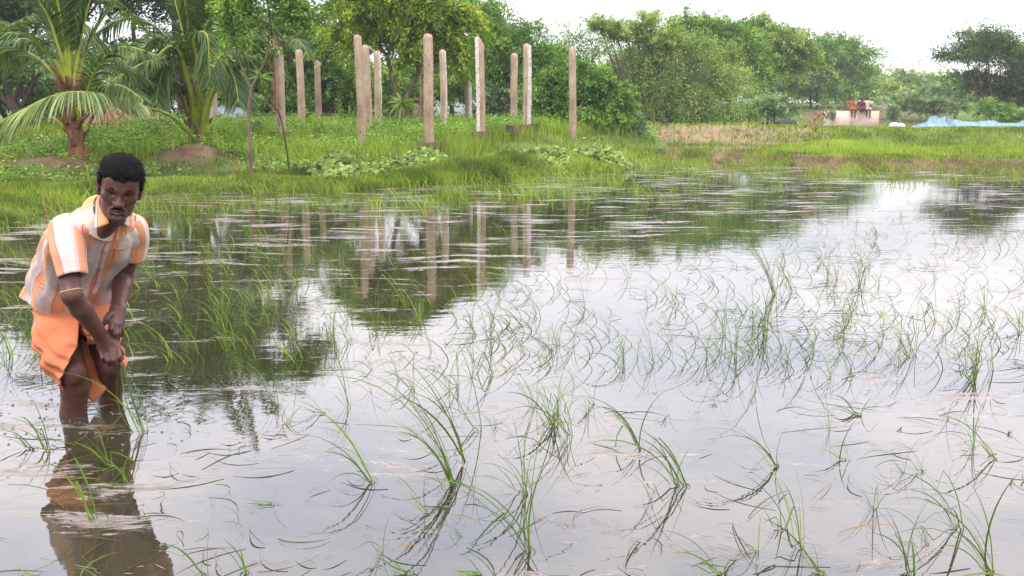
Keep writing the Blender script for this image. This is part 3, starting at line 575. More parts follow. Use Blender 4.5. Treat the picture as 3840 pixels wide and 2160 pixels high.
for pts, Y1, mt, w_, dr, pt, r0 in (
    (['ARCH'], 13.0, 'palm_lit', .62, 1.15, .38, .028),
    ([(497, 345), (488, 270), (470, 195), (446, 122), (400, 140), (350, 250)], 16.6, 'palm', .62, .9, .45, .075),
    ([(498, 300), (502, 232), (496, 150), (488, 92), (520, 90), (528, 200)], 16.4, 'palm', .60, .9, .30, .058),
    ([(514, 330), (516, 300), (531, 244), (566, 190), (620, 150), (700, 120)], 17.0, 'palm', .60, .8, .42, .065),
    ([(478, 210), (428, 144), (366, 73), (290, 12), (215, -30)], 16.4, 'palm', .75, .75, .12, .03),
    ([(474, 205), (430, 170), (379, 152), (305, 190), (262, 216)], 15.6, 'palm', .5, 1.0, .2, .022),
    ([(474, 225), (430, 200), (373, 195), (320, 218), (280, 240)], 15.8, 'palm', .45, 1.0, .2, .02),
    ([(485, 205), (497, 90), (505, -30), (515, -180), (540, -320)], 17.6, 'palm', .7, .35, .15, .03),
    ([(483, 205), (462, 90), (436, -20), (400, -160), (330, -260)], 17.2, 'palm', .75, .5, .15, .03),
    ([(490, 200), (528, 80), (565, -30), (630, -150), (720, -190)], 17.6, 'palm', .7, .6, .15, .03),
    ([(490, 200), (545, 100), (600, 50), (660, 50), (720, 110)], 18.2, 'palm', .65, .8, .15, .025),
    ([(482, 205), (440, 120), (380, 60), (310, 50), (240, 90)], 17.9, 'palm', .7, .85, .15, .025),
    ([(486, 200), (520, 150), (560, 150), (590, 200), (600, 260)], 16.6, 'palm', .6, 1.0, .2, .02),
    ([(482, 205), (450, 150), (420, 160), (400, 210), (392, 260)], 16.4, 'palm', .6, 1.0, .2, .02),
    ([(484, 200), (470, 140), (440, 100), (390, 100), (340, 150)], 17.0, 'palm', .65, 1.0, .2, .022),
    ([(487, 200), (510, 120), (550, 90), (600, 110), (640, 170)], 17.2, 'palm', .65, 1.0, .2, .022),
    ([(484, 205), (480, 60), (455, -50), (440, -180)], 17.8, 'palm', .65, .4, .15, .028),
    ([(487, 205), (510, 60), (530, -90), (560, -230), (575, -350)], 17.4, 'palm', .85, .45, .15, .03),
    ([(487, 205), (520, 40), (560, -90), (605, -180), (640, -230)], 17.0, 'palm', .85, .6, .15, .03),
    ([(484, 205), (490, 60), (490, -80), (500, -210), (520, -290)], 17.8, 'palm', .85, .5, .15, .03),
    ([(484, 205), (470, 40), (450, -90), (440, -200), (410, -260)], 17.0, 'palm', .85, .6, .15, .03),
    ([(485, 205), (520, 60), (560, 0), (600, -20), (650, 30)], 16.6, 'palm', .6, .7, .15, .025),
    ([(500, 335), (478, 290), (462, 245), (440, 215), (405, 215), (380, 260)], 16.8, 'palm', .45, .9, .45, .03)):
    wp = ARCH if pts == ['ARCH'] else ptsU(pts, 17.4, Y1)
    frond(rootB, wp, mt, w_, droop=dr, petiole=pt, r0=r0)
for k, (lx, ly, yy, lab) in enumerate(((-60, 250, 17, 'coconut palm mostly beyond the left edge, its fronds reaching in over the water bank'), (300, 300, 24, 'darker coconut palm standing behind and between the two front palms'), (690, 270, 27, 'coconut palm hidden in the thicket, only a few frond tips above the curved sapling'))):
    b = gpt(lx, yy); r_ = empty('coconut_palm', b, lab, 'palm'); top = atU(lx+5, ly-130 if k else 150, yy)
    palm_trunk(r_, [b-[0, 0, .1], (b+top)/2, top], .12, 14)
    for j in range(9 if k != 2 else 6):
        a = j*2.4+k; rr = 2.0; el = rng.uniform(.3, 1.3)
        d = np.array([math.cos(a), math.sin(a), 0]); q = [top, top+d*rr*.3+[0, 0, .5*el], top+d*rr*.8+[0, 0, .7*el], top+d*rr*1.2+[0, 0, .2*el-.3]]
        frond(r_, q, 'palm', .55, droop=.8, petiole=.15, r0=.022, n=50)

# ================================================================== SLENDER SAPLINGS
sb = gpt(625, 13.4)
root = empty('sapling', sb, 'slender sapling with a curved reddish forked stem in front of the right palm', 'tree')
mb = MB()
tk = catmull([sb-[0, 0, .1], atU(628, 350, 13.4), atU(624, 300, 13.4), atU(629, 252, 13.4), atU(631, 222, 13.4)], 6); addtube(mb, tk, np.linspace(.029, .019, len(tk)), 8, .5, .06)
lf = catmull([atU(631, 224, 13.4), atU(612, 178, 13.4), atU(596, 133, 13.4), atU(587, 89, 13.4), atU(583, 30, 13.4), atU(590, -20, 13.4)], 6); addtube(mb, lf, np.linspace(.016, .006, len(lf)), 7)
rt = catmull([atU(630, 224, 13.4), atU(651, 184, 13.4), atU(670, 142, 13.4), atU(677, 89, 13.4), atU(677, 30, 13.4), atU(668, -10, 13.4), atU(660, -60, 13.4)], 6); addtube(mb, rt, np.linspace(.018, .008, len(rt)), 7)
tw = []
for a, b_ in (((677, 100), (730, 60)), ((677, 100), (640, 60)), ((678, 120), (740, 95)), ((676, 40), (705, 5)), ((670, 0), (720, -30)), ((600, 140), (630, 120)), ((588, 90), (565, 60))):
    q = catmull([atU(*a, 13.4), atU((a[0]+b_[0])/2, (a[1]+b_[1])/2-4, 13.3), atU(*b_, 13.5)], 4); addtube(mb, q, np.linspace(.010, .004, len(q)), 5); tw.append(q[-1])
mb.build('trunk', M['bark_red'], root, True)
V, F, r, *_ = spray_crown(lobesU([(590, 30, 28, 40), (580, 80, 22, 26), (740, 20, 26, 26), (760, 60, 22, 14), (705, 5, 20, 14), (640, -10, 40, 20), (725, -20, 30, 20), (605, 120, 20, 12)], 13.4), 330, .3, 26, .055, .6, .12, .15, aspect=.5)
mk('crown', V, F, M['leaf_mid'], root, {'rnd': r})
def rosette(name, centre, root_label, mat, n, L_, w_, parent=None, cat='plant', stem=None, up=.4):
    ro = empty(name, stem[0] if stem is not None else centre, root_label, cat) if parent is None else parent
    d = nrm(rng.normal(size=(n, 3))*np.array([1, 1, .6])+np.array([0, 0, up])); t = np.linspace(0, 1, 5)
    Pp = centre+d[:, None]*(L_*(.7+.5*rng.random(n))[:, None]*t)[..., None]; Pp[..., 2] -= .35*L_*t**2
    V, F = ribbons(Pp, (w_*np.array([.5, 1, .9, .6, .05]))[None]*np.ones((n, 1)), nrm(np.cross(d, rng.normal(size=(n, 3))*.4+[0, 0, 1.])))
    o = mk('foliage', V, F, M[mat], ro, {'rnd': np.repeat(np.clip(.5+.2*rng.normal(size=n), 0, 1), 10)})
    if stem is not None:
        mb = MB(); s_ = catmull(stem, 6); addtube(mb, s_, np.linspace(.014, .008, len(s_)), 6, .5, .06); mb.build('stem', M['bark'], ro, True)
    return ro
b = gpt(726, 14.2)
rosette('sapling', atU(654, 196, 14), 'thin leaning sapling with one tuft of strappy bright leaves beside the first tall post', 'leaf_bright', 46, .24, .02, stem=[b-[0, 0, .1], atU(710, 311, 14.2), atU(690, 267, 14.1), atU(666, 237, 14), atU(655, 205, 14)], cat='tree')
# ================================================================== GRASS AND WEEDS ON THE BANK
def scatter(n, x0, x1, y0, y1, dens):
    x = rng.uniform(x0, x1, n*3); y = rng.uniform(y0, y1, n*3)
    k = rng.random(n*3) < dens(x, y); return x[k][:n], y[k][:n]
def grass_patch(name, x, y, z, h, wd, mat, lean=.35, K=4, col=None, label=None, cat=None, kind='stuff', bend=.5, leandir=None):
    n = len(x); a = rng.uniform(0, 2*np.pi, n); t = np.linspace(0, 1, K)
    d = np.stack([np.cos(a), np.sin(a)], 1)*lean*(.3+rng.random(n))[:, None]
    if leandir is not None: d = d+np.array(leandir)
    P = np.zeros((n, K, 3)); P[..., 0] = x[:, None]+d[:, :1]*h[:, None]*(t**1.8); P[..., 1] = y[:, None]+d[:, 1:]*h[:, None]*(t**1.8)
    P[..., 2] = z[:, None]+h[:, None]*(t-bend*.25*t**3)
    Wd = (np.asarray(wd)*np.ones(n))[:, None]*np.interp(t, [0, .4, 1], [.8, 1, .06])[None]
    sa = rng.uniform(-.7, .7, n); S = np.stack([np.cos(sa), np.sin(sa), np.zeros(n)], 1)
    V, F = ribbons(P, Wd, S)
    r = np.clip(.42+.17*rng.normal(size=n)+(0 if col is None else col), 0, 1)
    return tag(mk(name, V, F, M[mat], attrs={'rnd': np.repeat(r, K*2)}), label, cat, kind=kind)
def ok_left(x, y): return (pond_sd(x, y) > -.12) & (right_w(x, y) < .6)
def bare_at(x, y):
    b = 0
    for mx, my, r, h in MOUNDS: b = np.maximum(b, np.exp(-((x-mx*(1-.04))**2*1.0+((y-my+.25)/1.5)**2)/(r*r*.9)))
    return b
# near bank strip: dense fresh grass down to the water
x, y = scatter(140000, -12, 5, 7.5, 17.5, lambda x, y: ok_left(x, y)*(pond_sd(x, y) < 4.2)*(1-bare_at(x, y))*(.14+1.0*(fbm(x, y, 1.6) > .44)+.4*(pond_sd(x, y) < .9))*(np.abs(x/y) < .95))
s_ = pond_sd(x, y)
h = (.055+.13*np.exp(-((s_-.4)/.9)**2)+.07*rng.random(len(x)))*(.25+1.4*fbm(x+3, y+8, 1.1))*(.75+.6*sst(-2.5, 0, x))
h *= np.where((x < -3.2) & (fbm(x, y, 1.7) < .5), .55, 1)
grass_patch('bank_grass', x, y, height(x, y)-.02, h, .0075*(1+.04*y), 'grass', col=.8*(fbm(x, y, .7)-.5)+.10*sst(-2, 1.5, x)-.06, label='fresh green grass covering the pond bank down to the water')
x, y = scatter(80000, -18, 6.5, 14, 40, lambda x, y: ok_left(x, y)*((pond_sd(x, y) > 3) | (y > 17))*(1-bare_at(x, y))*(.35+.7*(fbm(x, y, 1.1) > .45))*(np.abs(x/y) < .8))
grass_patch('meadow_grass', x, y, height(x, y)-.02, (.07+.15*rng.random(len(x))), .016, 'grass', K=3, col=.3*(fbm(x, y, .6)-.45), label='rough grass around the stone posts')
# right side: low grass on the bund, tall bright grass in the second paddy, thin turf on the slope
x, y = scatter(42000, 2.0, 16, 15.5, 22.5, lambda x, y: (pond_sd(x, y) > -.15)*(pond_sd(x, y) < 1.9)*(right_w(x, y) > .1)*(.2+.9*(fbm(x, y, 1.5) > .47))*(np.abs(x/y) < .62))
grass_patch('bund_grass', x, y, height(x, y)-.02, .04+.09*rng.random(len(x)), .012, 'grass', K=3, col=.5*(fbm(x, y, .9)-.5), label='short tufted grass on the low mud bund')
pa, pb = atU(2085, 370, 24), atU(2440, 370, 24)
x, y = scatter(30000, 2.5, 18, 18.5, 31.5, lambda x, y: (right_w(x, y) > .3)*(pond_sd(x, y) > 1.4)*(np.abs(x/y) < .6)*np.clip(1.0*sst(.9, 0, np.abs(x/y-.345)/.11)*sst(30, 26, y)+.25*(fbm(x, y, .6) > .5)*sst(.3, .45, x/y)+.05*(y < 21)+.008, 0, 1))
inb = sst(.9, 0, np.abs(x/y-.345)/.11)*sst(30, 26, y)
grass_patch('paddy_grass', x, y, np.maximum(height(x, y), .0), .06+.10*rng.random(len(x))+.28*inb, .017, 'grass_tall', K=3, lean=.25, col=.15*(fbm(x, y, .6)-.4)+.12*inb, label='tall bright paddy grass standing in the second flooded field')
x, y = scatter(32000, 2, 50, 31.5, 70, lambda x, y: (right_w(x, y) > .3)*(np.abs(x/y) < .62)*np.clip((fbm(x, y, .5) > .5)*.8*sst(31, 38, y)+.35*(fbm(x, y, .8) > .52)+.5*sst(.2, .36, x/y)*(y < 38), 0, 1))
grass_patch('slope_turf', x, y, height(x, y)-.02, .08+.12*rng.random(len(x)), .035, 'grass', K=3, col=.1, label='thin turf on the red bund and the slope behind it')
# stray grass standing in the water near the bank
x, y = scatter(850, -6, 9, 8, 20.5, lambda x, y: (pond_sd(x, y) < -.05)*np.clip(1.2-np.abs(pond_sd(x, y))/4.0, 0, 1)**1.3*(fbm(x, y, 1.2) > .42)*(np.abs(x/y) < .6))
kx = np.repeat(x, 5)+rng.normal(size=len(x)*5)*.07; ky = np.repeat(y, 5)+rng.normal(size=len(x)*5)*.07
grass_patch('water_edge_grass', kx, ky, np.full(len(kx), -.03), .16+.22*rng.random(len(kx)), .0085, 'grass_tall', K=5, lean=.9, bend=1.6, col=-.05, label='sparse grass blades standing in the shallow water along the bank', leandir=(-.35, 0))
# broad leaved weeds among the posts
def weeds(name, x, y, z, hmin, hmax, leaf, per, mat, label, kind='stuff', cat=None, spread=.16, flat=.6):
    n = len(x); hh = rng.uniform(hmin, hmax, n)
    t = rng.random((n, per))**.6
    P = np.stack([x[:, None]+rng.normal(size=(n, per))*spread*t, y[:, None]+rng.normal(size=(n, per))*spread*t, z[:, None]+hh[:, None]*t], -1)
    D = nrm(np.stack([rng.normal(size=(n, per)), rng.normal(size=(n, per)), rng.normal(size=(n, per))*.35-.1], -1))
    S = nrm(np.cross(D, np.array([0, 0, 1.])+rng.normal(size=(n, per, 3))*(1-flat)))
    ln = leaf*(.6+.8*rng.random(n*per))
    V, F = leaves(P.reshape(-1, 3), D.reshape(-1, 3), S.reshape(-1, 3), ln, ln*.6)
    r = np.clip(.5+.2*rng.normal(size=(n, 1))+.12*rng.normal(size=(n, per)), 0, 1)
    return tag(mk(name, V, F, M[mat], attrs={'rnd': np.repeat(r.ravel(), 4)}), label, cat, kind=kind)
x, y = scatter(2300, -8, 6, 15.2, 30, lambda x, y: ok_left(x, y)*(pond_sd(x, y) > 3.2)*(1-bare_at(x, y))*(.15+.9*(fbm(x+5, y, .8) > .45))*(np.abs(x/y) < .6)*np.where(x < -3, .45, 1))
weeds('leafy_weeds', x, y, height(x, y), .10, .40, .055, 34, 'leaf_bright', 'leafy green weeds growing thick between the stone posts')
x, y = scatter(1500, -8, 6, 14.6, 26, lambda x, y: ok_left(x, y)*(pond_sd(x, y) > 2.6)*(1-bare_at(x, y))*(.1+.9*(fbm(x+15, y+4, .9) > .5))*(np.abs(x/y) < .6))
weeds('dark_weeds', x, y, height(x, y), .12, .5, .05, 30, 'leaf_mid', 'darker small leaved weeds mixed in between the posts', spread=.12)
x, y = scatter(16000, -8, 6, 14.5, 24, lambda x, y: ok_left(x, y)*(pond_sd(x, y) > 2.2)*(1-bare_at(x, y))*(.1+.9*(fbm(x+2, y+24, 1.0) > .5))*(np.abs(x/y) < .6))
grass_patch('tall_grass', x, y, height(x, y)-.02, .2+.28*rng.random(len(x)), .012, 'grass_tall', K=4, col=.2*(fbm(x, y, .9)-.5), label='taller light grass pushing up through the weeds')
x, y = scatter(900, -9, -1, 11.5, 17, lambda x, y: ok_left(x, y)*(pond_sd(x, y) > 1.2)*(.1+.9*(fbm(x+9, y, 1.3) > .55))*(np.abs(x/y) < .6))
weeds('low_weeds', x, y, height(x, y), .06, .2, .055, 16, 'leaf_bright', 'low leafy weeds dotted over the grass below the palms')
# heart leaved vines: patches one can point at
def vine(cx, cy, rx, ry, Yn, n, label, hgt=.22):
    n = int(n*1.6); c = atU(cx, cy, Yn); k = .39752*Yn/FPX
    a = rng.uniform(0, 2*np.pi, n); q = rng.random(n)**.5*(.6+.7*vnoise(a*1.3+cx, a*0+3, 1.5))
    x = c[0]+np.cos(a)*q*rx*k; y = c[1]+np.sin(a)*q*ry
    ex = rng.random(n) < .25; x = np.where(ex, c[0]+(x-c[0])*1.7, x); y = np.where(ex, c[1]+(y-c[1])*1.6, y); q = np.where(ex, .93, q)
    z = height(x, y)+hgt*(1-q**2)*(.25+1.2*rng.random(n)**.7)+.05
    root = empty('vine_patch', (c[0], c[1], gz(c[0], c[1])), label, 'vine')
    N_ = 7                                        # each leaf: a fan outline with a notch, cupped
    th = np.linspace(-2.75, 2.75, N_); prof = np.array([.75, 1.0, 1.0, 1.12, 1.0, 1.0, .75])
    tx = rng.normal(size=(n, 3))*.45+np.array([0, -.6, 1.]); Nn = nrm(tx); U = nrm(np.cross(Nn, rng.normal(size=(n, 3)))); W = np.cross(Nn, U)
    s = rng.uniform(.030, .058, n)[:, None]
    ctr = np.stack([x, y, z], 1); Vv = [ctr+Nn*0]
    for i in range(N_): Vv.append(ctr+(U*math.cos(th[i])+W*math.sin(th[i]))*s*prof[i]-Nn*s*(.15+.1*rng.random()))
    V = np.stack(Vv, 1).reshape(-1, 3); b = np.arange(n)[:, None]*(N_+1)
    F = np.concatenate([np.stack([b[:, 0], b[:, 0]+i+1, b[:, 0]+i+2], 1) for i in range(N_-1)])
    r = np.clip(.5+.2*rng.normal(size=n), 0, 1)
    mk('foliage', V, F, M['leaf_vine'], root, {'rnd': np.repeat(r, N_+1)})
    mb = MB()
    for i in range(7):
        j = rng.integers(n); l = rng.integers(n); addtube(mb, catmull([ctr[j]-[0, 0, .05], (ctr[j]+ctr[l])/2-[0, 0, .03], ctr[l]-[0, 0, .05]], 4), [.008, .005], 5)
    mb.build('stem', M['petiole'], root, True)
vine(850, 376, 62, .8, 14.6, 480, 'pale heart leaved vine mound in front of the nearest leaning post')
vine(1070, 368, 90, .7, 15.4, 460, 'pale vine trailing below the widest post and its footing')
vine(1140, 382, 55, .4, 14.9, 130, 'thin trailing end of vine in the grass right of the middle vine', .1)
vine(1385, 352, 100, .9, 17.0, 700, 'pale heart leaved vine mound below the whitewashed posts')
vine(1515, 345, 90, .9, 18.2, 640, 'vine running down to the corner of the bank at the far water')
# --- single broad leaved plants one can point at
def broadleaf(x, y, Yd, hgt, n, leaf, label, mat='leaf_vine', name='leafy_plant'):
    b = atU(x, y, Yd); b = np.array([b[0], b[1], gz(b[0], b[1])])
    root = empty(name, b, label, 'plant')
    mb = MB(); st = catmull([b-[0, 0, .03], b+[.02, 0, hgt*.5], b+[0, 0, hgt]], 5); addtube(mb, st, [.012, .006], 6)
    a = np.arange(n)*2.4; zz = hgt*(.35+.65*np.arange(n)/n)
    d = np.stack([np.cos(a), np.sin(a), np.full(n, .25)], 1); P0 = b+np.stack([0*a, 0*a, zz], 1); pl = leaf*(.8+.4*rng.random(n))
    tip = P0+d*pl[:, None]
    for i in range(n): addtube(mb, [P0[i], tip[i]], [.004, .003], 4)
    mb.build('stem', M['petiole'], root, True)
    t = np.linspace(0, 1, 6); Pp = tip[:, None]+d[:, None]*(pl[:, None]*1.1*t)[..., None]; Pp[..., 2] -= .5*leaf*t**2
    V, F = ribbons(Pp, (leaf*.9*np.array([.3, .85, 1, .85, .5, .03]))[None]*np.ones((n, 1)), nrm(np.cross(d, [0, 0, 1.])))
    mk('foliage', V, F, M[mat], root, {'rnd': np.repeat(np.clip(.55+.2*rng.normal(size=n), 0, 1), 12)})
for a in ((218, 440, 12.6, .26, 9, .085, 'yellow green broad leaved plant in the grass above the left palm mound'),
          (505, 382, 15.7, .22, 8, .075, 'leafy seedling on top of the bare earth mound'),
          (545, 376, 15.6, .25, 9, .07, 'upright leafy seedling at the right side of the earth mound'),
          (600, 405, 13.9, .24, 10, .065, 'bright whorled seedling just left of the curved sapling stem'),
          (560, 392, 15.2, .22, 8, .06, 'small seedling between the earth mound and the curved sapling'),
          (437, 425, 15.0, .16, 7, .05, 'tiny seedling on the left foot of the earth mound'),
          (650, 400, 14.0, .22, 9, .06, 'pale seedling just right of the curved sapling stem'),
          (470, 352, 15.9, .26, 12, .06, 'feathery creeper plant at the foot of the right palm'),
          (1490, 330, 19, .45, 14, .12, 'big leaved plant climbing beside the last post')):
    broadleaf(*a)
for k, (xx, yy, Yd, lab) in enumerate(((770, 292, 24, 'tall cassava like plant between the second and third posts'), (955, 285, 25, 'lobed leaved plant behind the two nearest posts'), (1010, 258, 23.6, 'tall lobed plant at the foot of the neem stems'), (880, 288, 25.5, 'lobed leaved plant in front of the red walled hut'))):
    b = gpt(xx, Yd-1); r0 = rosette('leafy_plant', atU(xx, yy, Yd-1), lab, 'leaf_bright', 30, .42, .07, stem=[b-[0, 0, .05], (b+atU(xx, yy, Yd-1))/2, atU(xx, yy, Yd-1)], up=.15)
# dead twigs
def twig(name, label, paths, mat='bark_red', r=.008, leaves_=0):
    mb = MB(); root = empty(name, paths[0][0], label, 'branch')
    for i, p in enumerate(paths): addtube(mb, catmull(p, 5), np.linspace(r*(1 if i == 0 else .6), r*.35, (len(p)-1)*5+1), 5)
    mb.build('branch', M[mat], root, True)
    if leaves_:
        P = np.concatenate([catmull(p, 5)[-5:] for p in paths]); P = P[rng.integers(len(P), size=leaves_)]+rng.normal(size=(leaves_, 3))*.07
        D = nrm(rng.normal(size=P.shape)-[0, 0, .6]); S = nrm(np.cross(D, rng.normal(size=P.shape)))
        V, F = leaves(P, D, S, np.full(leaves_, .09), np.full(leaves_, .05)); mk('foliage', V, F, M['dry'], root, {'rnd': rng.random(len(V))})
    return root
M['dry'] = foliage('dry', [(0, (.12, .06, .03)), (.5, (.25, .14, .08)), (1, (.42, .29, .18))], .2)
twig('dead_branch', 'leaning dead branch with brown withered leaves in the second paddy', [[atU(1980, 388, 18.6), atU(2030, 360, 18.6), atU(2045, 330, 18.7), atU(2052, 300, 18.7)], [atU(2020, 367, 18.6), atU(2060, 352, 18.7), atU(2085, 335, 18.7)], [atU(2046, 325, 18.7), atU(2068, 300, 18.8), atU(2075, 275, 18.8)]], leaves_=70)
twig('dead_branch', 'thin bare forked branch lying on the bund left of the leaning dead branch', [[atU(1870, 400, 18.8), atU(1840, 380, 18.9), atU(1805, 352, 18.9)], [atU(1880, 402, 18.8), atU(1905, 388, 18.8), atU(1935, 368, 18.8)], [atU(1935, 368, 18.8), atU(1950, 350, 18.8)]], r=.006)
twig('dead_branch', 'short red brown twig standing in the grass below the nearest posts', [[atU(1086/1.4907*1.0+745, 400, 14.6), atU(1480, 375, 14.6)]] if False else [[atU(1476/1.4907, 402, 14.4), atU(1484/1.4907, 380, 14.4), atU(1492/1.4907, 352, 14.4)]], r=.008)

# ================================================================== STONE POSTS
def post_mat(name, white):
    m, n, o = mat_new(name)
    geo = n.nodes.new('ShaderNodeTexCoord').outputs['Object']
    base = ramp(n, noise(n, 5, 7, .7, geo, (1, 1, .35)), [(.28, (.18, .125, .085)), (.5, (.36, .26, .18)), (.72, (.52, .40, .30))])
    pits = ramp(n, noise(n, 34, 3, .6, geo), [(.33, (.06, .045, .035)), (.42, (1, 1, 1))])
    c = mixc(n, .8, base, pits, 'MULTIPLY')
    sp = N(n, 'ShaderNodeSeparateXYZ'); n.links.new(geo, sp.inputs[0])
    if white:
        # whitewash on one face only, flaking: painted where the unrotated face looks along +x (or -x)
        nr = n.nodes.new('ShaderNodeTexCoord').outputs['Normal']; s2 = N(n, 'ShaderNodeSeparateXYZ'); n.links.new(nr, s2.inputs[0])
        k = N(n, 'ShaderNodeMath', operation='MULTIPLY'); n.links.new(s2.outputs[0], k.inputs[0]); k.inputs[1].default_value = white
        f = ramp(n, k.outputs[0], [(.5, (0, 0, 0)), (.62, (1, 1, 1))])
        fl = ramp(n, noise(n, 9, 5, .7, geo), [(.36, (.1, .1, .1)), (.46, (1, 1, 1))])
        f = mixc(n, 1.0, f, fl, 'MULTIPLY'); wh = ramp(n, noise(n, 12, 4, .6, geo), [(.3, (.38, .33, .29)), (.6, (.66, .60, .55))])
        c = mixc(n, f, c, wh)
    foot_tone = ramp(n, sp.outputs[2], [(0.0, (.42, .48, .34)), (.28, (1, 1, 1))]); c = mixc(n, 1.0, c, foot_tone, 'MULTIPLY')  # darker and greener towards the foot of the post
    p = N(n, 'ShaderNodeBsdfPrincipled', Roughness=.92); p.inputs['Specular IOR Level'].default_value = .2; n.links.new(c, p.inputs['Base Color'])
    n.links.new(bump(n, noise(n, 26, 6, .7, geo), .7, .012), p.inputs['Normal']); n.links.new(p.outputs[0], o.inputs[0]); return m
M['stone'] = post_mat('stone', 0); M['stone_wr'] = post_mat('stone_wr', 1.0); M['stone_wl'] = post_mat('stone_wl', -1.0)
M['plinth'] = simple('plinth', [(.3, (.03, .022, .016)), (.55, (.085, .055, .04)), (.8, (.17, .12, .08))], 6, .95, .8, .02, 20)
def post(xt, yt, xb, wid, rot, mat, label, block=False, top='round', D=None):
    Yd = D or 3594/(286.8-yt)
    wm = wid*.39752*Yd/FPX/(abs(math.cos(rot))+abs(math.sin(rot)))
    pt = atU(xt, yt, Yd); b = atU(xb, 330, Yd); zb = gz(b[0], b[1])
    H = pt[2]-zb+.25
    lean = (pt[0]-b[0])/H*.35
    root = empty('stone_post', (b[0], b[1], zb), label, 'post', 'stone posts standing on the bank')
    rpow = rng.uniform(.28, .75); ns = 15; zz = np.concatenate([np.linspace(0, H-wm*.5, ns), H-wm*.5+wm*.5*np.sin(np.linspace(0, np.pi/2, 6))[1:]])
    V = []; m_ = 6                                     # vertices along each side of the square section
    sq = []
    for i in range(4):
        for j in range(m_):
            t = -1+2*j/m_; sq.append([(t, -1), (1, t), (-t, 1), (-1, -t)][i])
    sq = np.array(sq, float); q = np.maximum(np.abs(sq[:, 0]), np.abs(sq[:, 1])); rr = np.hypot(sq[:, 0], sq[:, 1]); sq = sq/np.maximum(rr, 1)[:, None]*(.15*1+.85*rr)[:, None]*.97
    cr_, s_ = math.cos(rot), math.sin(rot)
    for k, z in enumerate(zz):
        f = 1.0 if z <= H-wm*.5 else max(.02, 1-((z-(H-wm*.5))/(wm*.5))**2)**rpow
        if top == 'flat' and z > H-wm*.5: f = .8+.2*f
        g = sq*wm*.5*f*(1+.015*math.sin(z*9+xt)); g = g+rng.normal(size=g.shape)*wm*.012
        xs = g[:, 0]*cr_-g[:, 1]*s_; ys = g[:, 0]*s_+g[:, 1]*cr_
        zt = z+(0 if k == 0 else rng.normal(size=len(g))*wm*(.015 if z < H-wm*.6 else .06))
        if top == 'broken' and z > H-wm: zt = zt+(g[:, 0]*-1.6)*((z-(H-wm))/wm)
        V.append(np.stack([xs+lean*z+.01*math.sin(z*2.2+xt), ys, z-.25+zt*0+np.zeros(len(g))+(zt-z)], 1))
    n = len(sq); V = np.vstack(V+[V[-1].mean(0)[None]]); i = np.arange(len(zz)-1)[:, None]*n; j = np.arange(n)[None]; j2 = (j+1) % n
    F = np.stack([i+j, i+j2, i+n+j2, i+n+j], -1).reshape(-1, 4); a = (len(zz)-1)*n; jj = np.arange(n)
    F3 = np.stack([a+jj, a+(jj+1) % n, np.full(n, len(V)-1)], 1)
    o = mk('shaft', V, [F, F3], M[mat], root, local=False)
    if block:
        V, F = box((0, 0, .10), (wm*3.0, wm*2.4, .30), rot*.3); V = V+rng.normal(size=V.shape)*.015
        mk('footing', V, F, M['plinth'], root, local=False)
    return root
A45 = R(32)
for a in ((612, 176, 612, 19, A45, 'stone', 'slim distant post seen through the fork of the curved sapling'),
          (702, 90, 708, 24, R(40), 'stone', 'tall chipped post on a dark footing, right beside the curved sapling', True, 'broken'),
          (753, 125, 760, 20, R(40), 'stone', 'post with a jagged dark top between the chipped post and the crow post'),
          (794, 152, 805, 18, R(30), 'stone', 'shorter leaning post with a crow perched on its top'),
          (898, 88, 909, 22, R(35), 'stone', 'tall pitted leaning post nearest the water, left of the centre'),
          (917, 113, 928, 20, R(40), 'stone', 'dark pitted post half hidden behind the tall leaning post'),
          (947, 128, 953, 20, R(30), 'stone_wr', 'post with thin white edges just left of the neem stems'),
          (1061, 148, 1064, 18, R(35), 'stone', 'low post half hidden behind the widest smooth post'),
          (1071, 86, 1081, 27, R(20), 'stone', 'widest smooth post with a rounded top on a mossy footing', True),
          (1111, 125, 1117, 19, R(32), 'stone_wr', 'slim post with a white right side, right of the widest post'),
          (1177, 139, 1180, 19, R(36), 'stone_wr', 'short post with a white right side, close left of the split top post'),
          (1206, 97, 1209, 24, R(42), 'stone_wl', 'tall post with a broad white left face and a split slanting top', True, 'broken'),
          (1291, 134, 1294, 19, R(30), 'stone', 'plain brown post without whitewash, left of the rounded white edged post'),
          (1324, 110, 1326, 22, R(38), 'stone_wr', 'rounded tall post with a bright white right edge on a low footing', True),
          (1439, 117, 1440, 19, R(20), 'stone', 'lone brown post furthest right, in front of the bright shrub')):
    post(*a)
post(538, 226, 543, 17, R(35), 'stone', 'grey post in shade just right of the right palm, on a dark footing', True, 'flat', 21)
post(388, 196, 394, 22, R(25), 'stone', 'broad shaded post between the two palms with a pale left side', False, 'flat', 22)
post(414, 200, 424, 20, R(40), 'stone', 'second shaded post right behind the broad one between the palms', False, 'flat', 24)
# dark footings without a visible post
for (x_, y_, w_, lab) in ((640, 342, 26, 'small dark footing block in the weeds behind the sapling'), (398, 346, 66, 'long low mossy footing between the palms'), (400, 318, 40, 'dark brown heap of earth blocks behind the long footing'), (1290, 338, 36, 'low mossy footing stone in the weeds left of the rounded post')):
    Yd = 19.5; b = gpt(x_, Yd); V, F = box((b[0], b[1], b[2]+.15), (w_*.39752*Yd/FPX, .4, .30), .1); V = V+rng.normal(size=V.shape)*.02
    tag(mk('footing_block', V, F, M['plinth']), lab, 'block')

